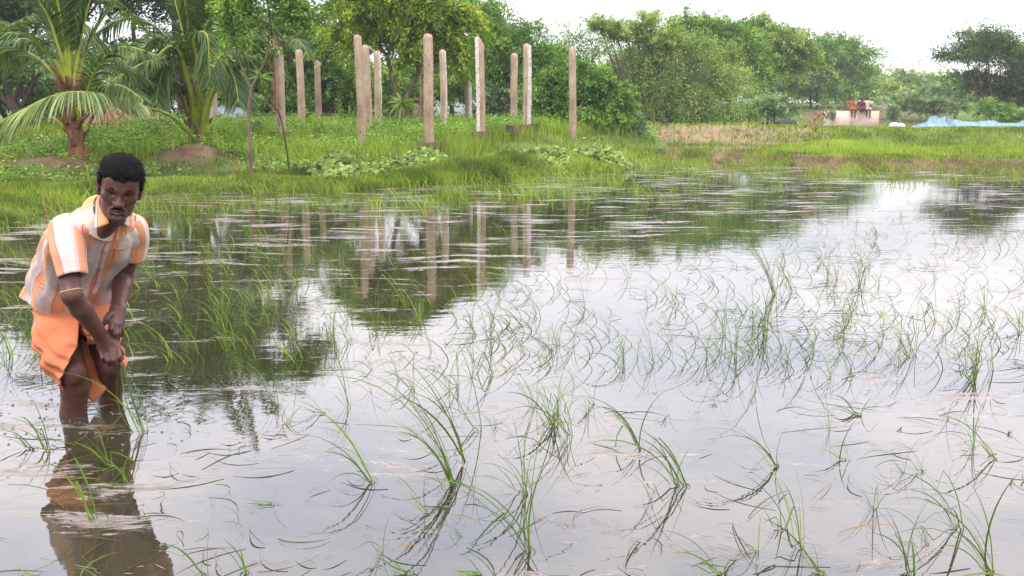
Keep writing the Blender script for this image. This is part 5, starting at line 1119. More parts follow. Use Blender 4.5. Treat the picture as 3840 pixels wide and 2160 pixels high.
# collar leaves, placket, buttons laid on the cloth
def patch(name, corners, mat, off, ua, parent, nx=10, ny=10, lift=None, pts=None, puff=.004):
    A, B, C2, D2 = [np.array(c_, float) for c_ in corners]; V = []; U = []; Vv = []
    for j in range(ny+1):
        for i in range(nx+1):
            s, t2 = i/nx, j/ny; q = (A*(1-s)+B*s)*(1-t2)+(D2*(1-s)+C2*s)*t2
            h = hit(q[0], q[1], 0) if len(q) == 2 else q
            o_ = off[0]*(1-t2)+off[1]*t2+puff*math.sin(math.pi*t2)
            V.append(h+nrm(CAMP-h)*o_); U.append(ua[0]+(ua[1]-ua[0])*t2+0*s); Vv.append(s*.1)
    V = np.array(V); nv = len(V); i = np.arange(ny)[:, None]*(nx+1); j = np.arange(nx)[None]; F = np.stack([i+j, i+j+1, i+nx+2+j, i+nx+1+j], -1).reshape(-1, 4)
    back = V-nrm(CAMP-V)*.003; V = np.vstack([V, back]); F2 = F[:, ::-1]+nv; b = []
    ring = list(range(nx+1))+[k*(nx+1)+nx for k in range(1, ny+1)]+[ny*(nx+1)+k for k in range(nx-1, -1, -1)]+[k*(nx+1) for k in range(ny-1, 0, -1)]
    for a, c_ in zip(ring, ring[1:]+ring[:1]): b.append([c_, a, a+nv, c_+nv])
    return mk(name, V, [F, F2, np.array(b)], mat, parent, {'u': np.array(U+U)+2, 'v': np.array(Vv+Vv)+2}, True)
cR = [atF(372, 716, 3.01), atF(409, 838, 2.935), atF(354, 860, 2.925), atF(360, 752, 2.985)]
patch('collar', [cR[0], cR[1], cR[2], cR[3]], M['shirt'], (.010, .008), (.057, .005), shirt, puff=.006)
cL = [atF(478, 800, 3.01), atF(466, 842, 2.99), atF(508, 858, 3.02), atF(494, 812, 3.05)]
patch('collar', cL, M['shirt'], (.006, .006), (.0, .03), shirt, puff=.004)
# the stand of the collar round the neck
th = np.linspace(0, 2*np.pi, 30, endpoint=False); nc = spine[-1]*.45+hd(0, -2, -6)*.55; ax_ = nrm(hd(0, -2, -6)-spine[-1]); Xn = nrm(np.cross(ax_, [0, 1., 0])); Yn = np.cross(ax_, Xn)
rg = [(-.035, .082), (.0, .066), (.018, .0625), (.019, .059), (-.01, .057)]
V = np.vstack([nc+ax_*h_+(Xn*np.cos(a)+Yn*np.sin(a))*r_-ax_*.022*max(0, (Xn*np.cos(a)+Yn*np.sin(a))@fw) for h_, r_ in rg for a in th]).reshape(-1, 3)
i = np.arange(len(rg)-1)[:, None]*30; j = np.arange(30)[None]; j2 = (j+1) % 30; F = np.stack([i+j, i+j2, i+30+j2, i+30+j], -1).reshape(-1, 4)
mk('collar_stand', V, F, M['shirt'], shirt, {'u': np.tile(th*.03, len(rg))+2.04, 'v': np.full(len(V), 2.0)}, True)
pk = [(419, 868), (404, 905), (389, 940), (376, 985), (367, 1030), (358, 1070), (345, 1098)]
pc = catmull([hit(x, y, .0035) for x, y in pk], 5); Tn = nrm(np.gradient(pc, axis=0)); vw = nrm(CAMP-pc); sd_ = nrm(np.cross(Tn, vw))
V = np.stack([pc-sd_*.013-vw*.001, pc-sd_*.012+vw*.0015, pc+sd_*.012+vw*.002, pc+sd_*.013-vw*.002], 1).reshape(-1, 3); i = np.arange(len(pc)-1)[:, None]*4; j = np.arange(3)[None]
F = np.stack([i+j, i+j+1, i+5+j, i+4+j], -1).reshape(-1, 4); U = np.tile([.0, .002, .026, .028], len(pc))
mk('placket', V, F, M['shirt'], shirt, {'u': U+2.0, 'v': np.repeat(np.linspace(0, .3, len(pc)), 4)+2})
M['button'] = simple('button', [(.4, (.14, .12, .15)), (.6, (.24, .22, .26))], 5, .35, 0)
for x, y in ((391, 973-28), (372, 1010), (361, 1058)):
    c_ = hit(x, y, .0065); d = nrm(CAMP-c_); V, F, F3_ = tube([c_-d*.001, c_+d*.0015], [.0055, .005], 12); mk('button', V, [F, F3_], M['button'], shirt)
# breast pocket on his left side
patch('pocket', [hit(x, y, .003) for x, y in ((432, 930), (468, 934), (452, 1000), (418, 996))], M['shirt'], (.002, .0), (.03, .075), shirt, puff=.002)
# ---- folded lungi
M['lungi'] = simple('lungi', [(.25, (.38, .11, .05)), (.5, (.52, .175, .08)), (.75, (.60, .235, .12))], 5, .88, .45, .006, 22, (1, 1, .4), .2)
lc = np.array([atF(262, 1115, 3.30), atF(288, 1235, 3.225), atF(322, 1320, 3.165), atF(350, 1400, 3.14), atF(374, 1466, 3.15)])
NS, NT = 64, 150
s1 = np.linspace(0, 1, NS); el_ = np.interp(s1, [0, .10, .4, .65, .9, 1.0], [-11, -9, -24, -55, -100, -124]); er_ = np.interp(s1, [0, .10, .3, .5, .75, 1], [-11, -10, 20, 34, 40, 44])
th = np.radians(er_[:, None]+(360+el_-er_)[:, None]*np.linspace(0, 1, NT)[None])          # the wrap starts and ends at the open front edges
tw_ = (th+np.pi) % (2*np.pi)-np.pi
hem = np.interp(np.degrees(tw_), [-180, -150, -130, -100, 30, 60, 110, 150, 180], [1.05, 1.0, .99, 1.0, .70, .69, .74, 1.0, 1.05])
Fd = np.array([.69, -.72, 0])
s = s1[:, None]*hem; s4 = np.clip(s, 0, 1.05)*4
cc = np.stack([np.interp(s4, np.arange(5), lc[:, k]) for k in range(3)], -1)+np.maximum(0, s-1)[..., None]*np.array([.03, 0, -1.3])
aL = np.interp(s, [0, .3, .5, .7, 1], [.120, .143, .142, .132, .112])*(1-.26*np.clip(np.sin(th), 0, 1)*sst(.15, .5, s)); bF = np.interp(s, [0, .15, .3, .7, 1], [.098, .138, .155, .128, .090]); bF = np.where(np.cos(th) < 0, bF*.74, bF)
fo = .010*np.sin(th*5+s*15+1.3*np.sin(s*7+th*2))*np.clip(s*2.2, 0, 1)+.0055*np.sin(th*11-s*24)*np.clip(s*3, 0, 1)*(1-.4*s)+.003*np.sin(s*40+th*4)*np.exp(-((s-.18)/.16)**2)
rad = 1+fo/.13
V = cc+Lat*(np.sin(th)*aL*rad)[..., None]+Fd*(np.cos(th)*bF*rad)[..., None]
V[..., 2] += .010*np.sin(th*2+.5)
V = V.reshape(-1, 3); i = np.arange(NS-1)[:, None]*NT; j = np.arange(NT-1)[None]; F = np.stack([i+j, i+NT+j, i+NT+j+1, i+j+1], -1).reshape(-1, 4)
lg = mk('lungi', V, F, M['lungi'], man, smooth=True)
sm = lg.modifiers.new('thick', 'SOLIDIFY'); sm.thickness = .004; sm.offset = 0
knt = catmull([atF(300, 1228, 3.205), atF(322, 1238, 3.175), atF(340, 1248, 3.165), atF(352, 1262, 3.17)], 4)
V, F, F3_ = tube(knt, [.008, .020, .020, .006], 12, True, .10); mk('knot', V, [F, F3_], M['lungi'], lg, smooth=True)
for a, b_ in (((330, 1246), (338, 1292)), ((342, 1250), (356, 1290))):
    q = catmull([atF(*a, 3.16), atF((a[0]+b_[0])/2+3, (a[1]+b_[1])/2, 3.15), atF(*b_, 3.165)], 4); V, F = ribbons(q[None], np.linspace(.012, .024, len(q))[None], np.array([[.8, .55, 0.]])); mk('cloth_end', V, F, M['lungi'], lg, smooth=True)
# thread round the right arm
Ta = nrm(wrR-elR); c_ = elR*.93+shR*.07+[0, 0, -.0]; ta_ = nrm(elR-shR); Xn = nrm(np.cross(ta_, [0, 1., 0])); Yn = np.cross(ta_, Xn)
rp = [c_+(Xn*math.cos(a)+Yn*math.sin(a))*.0335+ta_*.008*math.sin(a) for a in np.linspace(0, 2*np.pi, 25)]
V, F, F3_ = tube(rp, [.0018], 6, False); mk('arm_thread', V, F, simple('thread', [(.4, (.45, .25, .12)), (.6, (.55, .33, .18))], 20, .8, 0), man, smooth=True)

# ================================================================== PEOPLE ON THE TANK (far away, small)
def far_person(cx_, base_u, Yd, label, skin, cloth, legs_down, lean, hairlen, arm, cloth2=None):
    b = atU(cx_, base_u, Yd)                                   # where they sit
    root_loc = b
    f = Field(np.arange(b[0]-.6, b[0]+.6, .018), np.arange(Yd-.7, Yd+.5, .018), np.arange(b[2]-.95, b[2]+1.05, .018))
    f2 = Field(*f.ax)
    hip = b+[0, 0, .12]; ch = hip+[lean*.5, 0, .38]; nk = hip+[lean*.7, -.02, .50]; hdp = nk+[lean*.12, -.03, .14]
    f.chain([hip, ch, nk], [.10, .11, .05], .03); f.cap(nk, hdp, .045, .06, .02); f.ell(hdp, (.078, .092, .115), k=.02)
    kneeL_, kneeR_ = hip+[-.11, -.42, .0], hip+[.10, -.42, .0]
    if legs_down: ft = [hip+[-.10, -.40, -.46], hip+[.09, -.42, -.50]]
    else: ft = [hip+[.18, -.26, -.02], hip+[-.16, -.24, -.02]]; kneeL_, kneeR_ = hip+[-.26, -.30, .06], hip+[.27, -.30, .06]
    for k_, t_ in ((kneeL_, ft[0]), (kneeR_, ft[1])): f.chain([hip, k_], [.085, .06], .03); f.chain([k_, t_], [.055, .04], .02); f.cap(t_, t_+[0, -.13, -.02], .035, .03, .02)
    for sgn, hnd in zip((-1, 1), arm):
        s_ = ch+[sgn*.17, 0, .06]; h_ = hip+np.array(hnd); e_ = (s_+h_)/2+[sgn*.07, .03, -.03]; f.chain([ch+[0, 0, .06], s_, e_, h_], [.06, .05, .038, .028], .02); f.ell(h_, (.035, .035, .045), k=.02)
        f2.chain([ch+[0, 0, .06], s_, s_*.5+e_*.5], [.075, .066, .058], .02)
    V, F = f.mesh(1); T = np.tile(np.array(skin), (len(V), 1))
    body = mk('person', V-b, F, M['skin'], attrs={'tint': T}, smooth=True); body.location = b; tag(body, label, 'person')
    f2.chain([hip, ch, nk-[0, 0, .02]], [.125, .13, .07], .03)
    if cloth2 is None: f2.chain([hip, kneeL_], [.12, .09], .03); f2.chain([hip, kneeR_], [.12, .09], .03); f2.cap((kneeL_+kneeR_)/2, hip, .10, .12, .05)
    V, F = f2.mesh(1); mk('garment', V, F, cloth, body, smooth=True)
    if cloth2 is not None:
        f3 = Field(*f.ax); f3.chain([hip, kneeL_], [.118, .085], .03); f3.chain([hip, kneeR_], [.118, .085], .03); V, F = f3.mesh(1); mk('lower_garment', V, F, cloth2, body, smooth=True)
    f4 = Field(*f.ax); f4.ell(hdp+[0, .03, .03], (.095, .095, .115), k=.01)
    if hairlen: f4.cap(hdp+[0, .08, 0], hdp+[0, .10, -hairlen], .05, .03, .03)
    f4.ell(hdp+[0, -.11, -.03], (.075, .07, .09), k=.01, mode='s'); V, F = f4.mesh(1); mk('hair', V, F, M['hair'], body, smooth=True)
cl = lambda nm, c1, c2: simple(nm, [(.35, c1), (.65, c2)], 5, .85, .3, .01, 12, spec=.15)
far_person(2142, 279, 60.1, 'person in orange leaning on one arm, a leg hanging over the tank rim', (.06, .03, .024), cl('orange_cloth', (.26, .05, .018), (.36, .11, .03)), True, -.12, .25, ((-.42, .05, -.08), (.08, -.28, .02)))
far_person(2166, 281, 60.1, 'person in maroon crouching in the middle on the concrete tank rim', (.05, .022, .02), cl('maroon_cloth', (.10, .012, .025), (.16, .02, .04)), False, -.02, .2, ((-.30, -.08, -.08), (.16, -.25, .05)))
far_person(2179, 279, 60.15, 'person in a loose cream shirt sitting at the right of the three on the tank', (.05, .025, .02), cl('cream_cloth', (.50, .40, .26), (.62, .52, .36)), True, .0, 0, ((-.12, -.25, .05), (.26, -.02, -.02)), cl('tan_cloth', (.40, .31, .2), (.5, .4, .28)))
# ================================================================== FAR THINGS
M['concrete'] = simple('concrete', [(.3, (.42, .30, .24)), (.5, (.58, .44, .36)), (.72, (.70, .55, .46))], 1.6, .9, .3, .01, 12)
M['net'] = None
m, n, o = mat_new('net'); p = N(n, 'ShaderNodeBsdfPrincipled', Roughness=.7)
n.links.new(ramp(n, noise(n, 3, 5, .6), [(.3, (.13, .24, .34)), (.55, (.23, .36, .48)), (.75, (.36, .48, .58))]), p.inputs['Base Color'])
tr = N(n, 'ShaderNodeBsdfTransparent'); mx = N(n, 'ShaderNodeMixShader'); mx.inputs[0].default_value = .75
n.links.new(tr.outputs[0], mx.inputs[1]); n.links.new(p.outputs[0], mx.inputs[2]); n.links.new(mx.outputs[0], o.inputs[0]); M['net'] = m
M['sack'] = simple('sack', [(.3, (.38, .34, .33)), (.7, (.58, .54, .52))], 5, .8, .4, .02, 12)
M['black'] = simple('black', [(.3, (.008, .009, .009)), (.7, (.03, .03, .028))], 5, .6, .3, .02, 12)
# concrete tank
D0 = 60.2
a0 = atU(2106, 279, D0); a1 = atU(2211, 279, D0); zb = atU(2106, 320, D0)[2]
root = empty('concrete_tank', ((a0[0]+a1[0])/2, D0+1.2, zb), 'pale pinkish concrete tank on the far bank with three people sitting on its rim', 'tank')
wd = a1[0]-a0[0]; H = a0[2]-zb; cx = (a0[0]+a1[0])/2; t = .22
for (c, s) in (((cx, D0, zb+H/2-.2), (wd, t, H+.4)), ((cx, D0+2.4, zb+H/2-.203), (wd, t, H+.394)), ((cx-wd/2+t/2, D0+1.2, zb+H/2-.206), (t, 2.4-t, H+.388)), ((cx+wd/2-t/2, D0+1.2, zb+H/2-.206), (t, 2.4-t, H+.388))):
    V, F = box(c, s); V += rng.normal(size=V.shape)*.012; mk('wall', V, F, M['concrete'], root)
# blue netting, left as a sagging fence line, and a second strip behind the left palm
def netting(top, Yd, ybot, label, dz=.35):
    p = catmull([atU(x, y, Yd+.25*math.sin(i*1.7)) for i, (x, y) in enumerate(top)], 7)
    zb_ = atU(0, ybot, Yd)[2]; rows = 9; V = []
    for r in range(rows):
        t = r/(rows-1); q = p.copy(); q[:, 2] = p[:, 2]*(1-t)+zb_*t; q[:, 1] += -.55*t**1.5+.09*np.sin(np.arange(len(p))*1.3+t*3)*t
        q[:, 0] += .05*np.sin(np.arange(len(p))*.9+t*5); V.append(q)
    V = np.vstack(V); n_ = len(p); i = np.arange(rows-1)[:, None]*n_; j = np.arange(n_-1)[None]
    F = np.stack([i+j, i+j+1, i+n_+j+1, i+n_+j], -1).reshape(-1, 4)
    c = V.mean(0); root = empty('netting', (c[0], c[1], zb_), label, 'net')
    mk('mesh', V, F, M['net'], root, smooth=True)
    return root, p, zb_
root, pp, zb_ = netting([(2290, 322), (2300, 316), (2322, 309), (2350, 291), (2366, 296), (2382, 292), (2400, 300), (2440, 306), (2475, 304), (2500, 303), (2520, 309), (2560, 309), (2578, 303), (2620, 312)], 38, 327, 'light blue netting propped on sticks along the far bank at the right')
mb = MB()
for x_, y_ in ((2350, 286), (2382, 290), (2522, 305), (2578, 300)):
    q = atU(x_, y_, 38.1); addtube(mb, [[q[0], q[1], zb_-.3], q], [.03, .02], 5)
for k in range(1): mb.build('stick', M['bark'], root)
netting([(70, 328), (110, 331), (150, 329), (200, 331), (250, 326)], 30, 338, 'strip of faded blue netting on the ground behind the left palm')
# white sack
def blob(name, c, r, mat, parent=None, seed=0, amp=.12, tilt=0):
    u = np.linspace(0, np.pi, 12); v = np.linspace(0, 2*np.pi, 18, endpoint=False); U, W = np.meshgrid(u, v, indexing='ij')
    k = 1+amp*np.sin(3*W+seed)*np.sin(2*U+seed*2)+amp*.6*np.sin(5*W+seed*3)*np.sin(U*3)
    P = np.stack([np.sin(U)*np.cos(W)*k*r[0], np.sin(U)*np.sin(W)*k*r[1], np.cos(U)*k*r[2]], -1).reshape(-1, 3)+np.array(c)
    i = np.arange(11)[:, None]*18; j = np.arange(18)[None]; j2 = (j+1) % 18
    F = np.stack([i+j, i+18+j, i+18+j2, i+j2], -1).reshape(-1, 4)
    return mk(name, P, F, mat, parent, smooth=True)
q = atU(2250, 321, 37.5); tag(blob('sack', q+[0, 0, .02], (.24, .2, .17), M['sack'], seed=2), 'crumpled white sack lying between the concrete tank and the blue netting', 'sack')
q = atU(2264, 318, 37.9); tag(blob('sack', q+[0, 0, .0], (.2, .2, .12), M['sack'], seed=5), 'smaller pale sack half behind the crumpled white sack', 'sack')
# dark bundle on the red bund
q = atU(1975, 313, 37); root = empty('dark_bundle', (q[0], q[1], q[2]-.1), 'black tarpaulin bundle with two sticks lying on the red bund', 'bundle')
blob('tarpaulin', q, (.45, .3, .17), M['black'], root, 3, .2)
mb = MB(); a = atU(1990, 317, 36.8); b = atU(1991, 302, 36.9); addtube(mb, [a, b], [.018, .014], 5); mb.build('stick', M['bark_red'], root)
mb = MB(); a = atU(1996, 318, 36.8); b = atU(2008, 308, 36.9); addtube(mb, [a, b], [.018, .014], 5); mb.build('stick', M['sack'], root)
# grey tarpaulin heap and dead frond heap on the left
q = atU(568, 308, 27); tag(blob('tarpaulin_heap', q-[0, 0, .1], (.95, .6, .55), simple('tarp', [(.3, (.12, .15, .19)), (.6, (.25, .29, .34)), (.8, (.38, .42, .46))], 3, .6, .6, .05, 5), seed=1, amp=.1), 'grey blue tarpaulin heap under the thicket right of the right palm', 'tarpaulin')
b = gpt(265, 23); root = empty('frond_heap', b, 'heap of dry brown palm fronds on the grass between the palms', 'fronds')
n_ = 260; an = rng.uniform(0, np.pi*2, n_); d = nrm(np.stack([np.cos(an), np.sin(an), rng.uniform(-.1, .1, n_)], 1)); t = np.linspace(0, 1, 5)
top = b+np.array([0, 0, .62]); Pp = top+d[:, None]*(t*.75)[None, :, None]+rng.normal(size=(n_, 1, 3))*.05; Pp[..., 2] = np.maximum(Pp[..., 2]-.7*t**1.3*(.6+.5*rng.random(n_))[:, None], b[2]+.02)
V, F = ribbons(Pp, .05*np.ones((n_, 5))*np.array([.6, 1, 1, .8, .2]), nrm(np.cross(d, [0, 0, 1.])+rng.normal(size=(n_, 3))*.4)); mk('dry_frond', V, F, M['dry'], root, {'rnd': np.repeat(rng.random(n_), 10)})
# village huts glimpsed between the posts
M['terracotta'] = simple('terracotta', [(.3, (.22, .10, .06)), (.7, (.40, .22, .14))], 2, .9, .3)
M['tile'] = simple('tile', [(.3, (.16, .05, .035)), (.7, (.34, .13, .09))], 4, .8, .6, .03, 10)
M['lime'] = simple('lime', [(.3, (.55, .56, .60)), (.7, (.78, .78, .82))], 2, .8, .2)
M['door'] = simple('door', [(.3, (.12, .012, .025)), (.7, (.22, .03, .05))], 2, .6, .2)
def hut(x, Yd, w_, h, wallm, label, door=None):
    b = gpt(x, Yd); root = empty('hut', b, label, 'hut')
    V, F = box(b+[0, 2, h/2-.2], (w_, 4, h+.4)); mk('wall', V, F, M[wallm], root)
    zr = b[2]+h; V = np.array([[b[0]-w_/2-.4, b[1]-.5, zr-.12], [b[0]+w_/2+.4, b[1]-.5, zr-.12], [b[0]+w_/2+.4, b[1]+2, zr+1.15], [b[0]-w_/2-.4, b[1]+2, zr+1.15], [b[0]-w_/2-.4, b[1]+4.5, zr-.12], [b[0]+w_/2+.4, b[1]+4.5, zr-.12]])
    V = np.vstack([V, V-[0, 0, .14]]); F = np.array([[0, 1, 2, 3], [3, 2, 5, 4], [7, 6, 9, 8], [8, 9, 10, 11], [0, 6, 7, 1], [4, 5, 11, 10], [0, 3, 9, 6], [3, 4, 10, 9], [1, 7, 8, 2], [2, 8, 11, 5]])
    mk('roof', V, F, M['tile'], root)
    V = np.array([[b[0]+s*w_/2*.99, b[1]+y_, z_] for s in (-1, 1) for y_, z_ in ((.02, zr+.002), (3.98, zr+.002), (2, zr+1.02))]); mk('gable', V, np.array([[0, 1, 2], [5, 4, 3]]), M[wallm], root)
    if door is not None:
        V, F = box(b+[door, -.03, .95], (.9, .08, 1.9)); mk('door', V, F, M['door'], root)
    return root
hut(880, 39, 5.0, 1.0, 'terracotta', 'terracotta walled hut with a dark red door glimpsed behind the posts', -.95)
hut(1096, 46, 3.4, 1.5, 'lime', 'small whitewashed hut with a red tiled roof, glimpsed right of the widest post')
# crow on the leaning post
pq = atU(794, 152, 3594/(286.8-152)); c = pq+np.array([0, 0, .13])
root = empty('crow', pq, 'small black crow perched on top of the shorter leaning post', 'bird')
mb = MB()
body = catmull([c+[-.17, 0, -.07], c+[-.06, 0, -.02], c+[.05, 0, .04], c+[.10, 0, .10], c+[.135, 0, .13], c+[.17, 0, .125], c+[.205, 0, .115]], 5)
addtube(mb, body, np.interp(np.linspace(0, 1, len(body)), [0, .2, .45, .62, .75, .86, 1], [.012, .04, .062, .045, .04, .02, .004]), 8)
addtube(mb, [c+[-.10, 0, -.04], c+[-.24, 0, -.10]], [.03, .012], 6)
mb.build('body', M['black'], root, True)
mb = MB(); addtube(mb, [c+[.0, .02, .0], c+[.0, .02, -.15]], [.006, .006], 4); mb.build('leg', M['black'], root)
root.scale = (.55, .55, .55)
mb = MB(); addtube(mb, [c+[.02, -.02, .0], c+[.02, -.02, -.15]], [.006, .006], 4); mb.build('leg', M['black'], root)
root.scale = (.55, .55, .55)

# ================================================================== FLOATING STRAW on the pond
nS = 5200
cx = rng.uniform(-3, 9, 260); cy = 1.9+9*rng.random(260)**1.7; k = rng.integers(260, size=nS)
th0 = rng.normal(size=260)*.35; tt = rng.normal(size=nS)*.22*(1+.12*cy[k])
x = cx[k]+np.cos(th0[k])*tt*1.6+rng.normal(size=nS)*.015; y = cy[k]+np.sin(th0[k])*tt*1.2+.25*tt**2+rng.normal(size=nS)*.012
ok = (pond_sd(x, y) < -.1) & ~((np.abs(x+1.05) < .35) & (np.abs(y-3.2) < .3)); x, y, k = x[ok], y[ok], k[ok]; nn = len(x)
a = th0[k]+rng.normal(size=nn)*.28; d = np.stack([np.cos(a), np.sin(a), 0*a], 1); t = np.linspace(-.5, .5, 3); ln = .015+.05*rng.random(nn)
P = np.stack([x, y, np.full(nn, .004)], 1)[:, None]+d[:, None]*(ln[:, None]*t)[..., None]; P[:, 1, :2] += rng.normal(size=(nn, 2))*.003
V, F = ribbons(P, np.full((nn, 3), .0018)*np.array([.5, 1, .5]), np.stack([-np.sin(a), np.cos(a), .25+0*a], 1))
M['straw'] = foliage('straw', [(0, (.07, .05, .035)), (.5, (.16, .125, .095)), (1, (.28, .23, .18))], .1)
tag(mk('floating_straw', V, F, M['straw'], attrs={'rnd': np.repeat(rng.random(nn), 6)}), 'bits of straw and weed floating in streaks on the pond', kind='stuff')

# thin dead blades and stalks lying flat on the water, often curved, in loose drifts
n_ = 2600; c0 = 420; bx = rng.uniform(-2.4, 8, c0); by = 1.7+9*rng.random(c0)**1.6; k = rng.integers(c0, size=n_)
x = bx[k]+rng.normal(size=n_)*.16; y = by[k]+rng.normal(size=n_)*.14; ok = (pond_sd(x, y) < -.2) & (y > 1.6); x, y = x[ok], y[ok]; nn = len(x)
K = 7; t = np.linspace(0, 1, K); a = rng.choice([0, np.pi], nn)+rng.normal(size=nn)*.55; cv = rng.normal(size=nn)*1.3; ln = .08+.22*rng.random(nn)**2
an = a[:, None]+cv[:, None]*t; P = np.stack([x[:, None]+np.cumsum(np.cos(an), 1)*ln[:, None]/K, y[:, None]+np.cumsum(np.sin(an), 1)*ln[:, None]/K, .004+.012*rng.random(nn)[:, None]*np.sin(np.pi*t)], -1)
V, F = ribbons(P, (.0028+.002*rng.random(nn))[:, None]*np.interp(t, [0, .5, 1], [.6, 1, .15])[None], np.stack([-np.sin(a), np.cos(a), .5+0*a], 1))
M['dead_blade'] = foliage('dead_blade', [(0, (.02, .02, .010)), (.45, (.05, .05, .02)), (.75, (.10, .12, .03)), (1, (.22, .14, .07))], .15)
tag(mk('fallen_blades', V, F, M['dead_blade'], attrs={'rnd': np.repeat(rng.random(nn), K*2)}), 'thin dead blades lying flat on the water in loose drifts', kind='stuff')

# bubbles on the stirred water round the man's legs
nb_ = 420; x = RIP[0]+rng.normal(size=nb_)*.28-.12; y = RIP[1]-.05+rng.normal(size=nb_)*.24; rr = .0016+.0045*rng.random(nb_)**2.5
ok = (np.hypot(x-wR[0], y-wR[1]) > .05) & (np.hypot(x-wL[0], y-wL[1]) > .05); x, y, rr = x[ok], y[ok], rr[ok]; nb_ = len(x)
lat = [0.0, .6, 1.1, 1.5]; V = []; th_ = np.linspace(0, 2*np.pi, 8, endpoint=False)
for l_ in lat: V.append(np.stack([x[:, None]+rr[:, None]*np.cos(l_)*np.cos(th_), y[:, None]+rr[:, None]*np.cos(l_)*np.sin(th_), (rr*np.sin(l_)*.8)[:, None]+0*th_[None]], -1))
V = np.stack(V, 1).reshape(-1, 3); b = np.arange(nb_)[:, None, None]*32; i = np.arange(3)[None, :, None]*8; j = np.arange(8)[None, None]; j2 = (j+1) % 8
F = np.stack([b+i+j, b+i+j2, b+i+8+j2, b+i+8+j], -1).reshape(-1, 4)
tag(mk('bubbles', V, F, M['water2'], smooth=True), 'small bubbles on the stirred water round the man', kind='stuff')
# ================================================================== RICE SEEDLINGS
def tuft_mesh(nb, H, lean, spread, wid, curl, broken=.15, seed=0):
    """blades from one foot at the origin, arching towards -x; H in metres; returns V, F, rnd"""
    g = np.random.default_rng(seed); K = 10; t = np.linspace(0, 1, K)
    L_ = H*(.55+.6*g.random(nb)); a0 = g.normal(size=nb)*.10+lean*.35      # start angle from vertical (towards -x)
    a1 = a0+lean+curl*(.25+1.0*g.random(nb))+g.normal(size=nb)*.2
    yaw = g.normal(size=nb)*spread
    flip = g.random(nb) < .16; a1 = np.where(flip, -a1*.6, a1)
    ang = a0[:, None]+(a1-a0)[:, None]*t**1.5
    bk = g.random(nb) < broken; kb = g.integers(5, 9, nb)
    for i in np.where(bk)[0]: ang[i, kb[i]:] += (1.2+.6*g.random())*(1 if a1[i] > 0 else -1)
    ds = L_[:, None]/(K-1); hx = np.cumsum(np.sin(ang)*ds, 1)-np.sin(ang[:, :1])*ds; hz = np.cumsum(np.cos(ang)*ds, 1)-np.cos(ang[:, :1])*ds
    P = np.stack([-hx*np.cos(yaw)[:, None], hx*np.sin(yaw)[:, None], hz], -1)
    P = P+(g.normal(size=(nb, 1, 3))*np.array([.006, .006, 0]))
    P[..., 2] -= .05
    P[..., 2] = np.maximum(P[..., 2], -.05+.055*np.minimum(1, t*K))       # blades that come down lie on the water
    S = nrm(np.stack([np.sin(yaw+g.normal(size=nb)*.6)*1.0, np.cos(yaw+g.normal(size=nb)*.6), g.normal(size=nb)*.5], 1))
    W_ = wid*.82*(.7+.6*g.random(nb))[:, None]*np.interp(t, [0, .15, .5, .8, 1], [.9, .8, 1.0, .6, .04])[None]
    V, F = ribbons(P, W_, S)
    r = np.clip(.48+.16*g.normal(size=nb)-.0*bk, 0, 1); r = np.where(g.random(nb) < .07, .97, r)
    return V, F, np.repeat(r, K*2)
def tuft_obj(name, loc, V, F, r, label, group=None, mat='rice'):
    o = mk(name, V, F, M[mat], attrs={'rnd': r}); o.location = loc; return tag(o, label, 'rice plant', group)
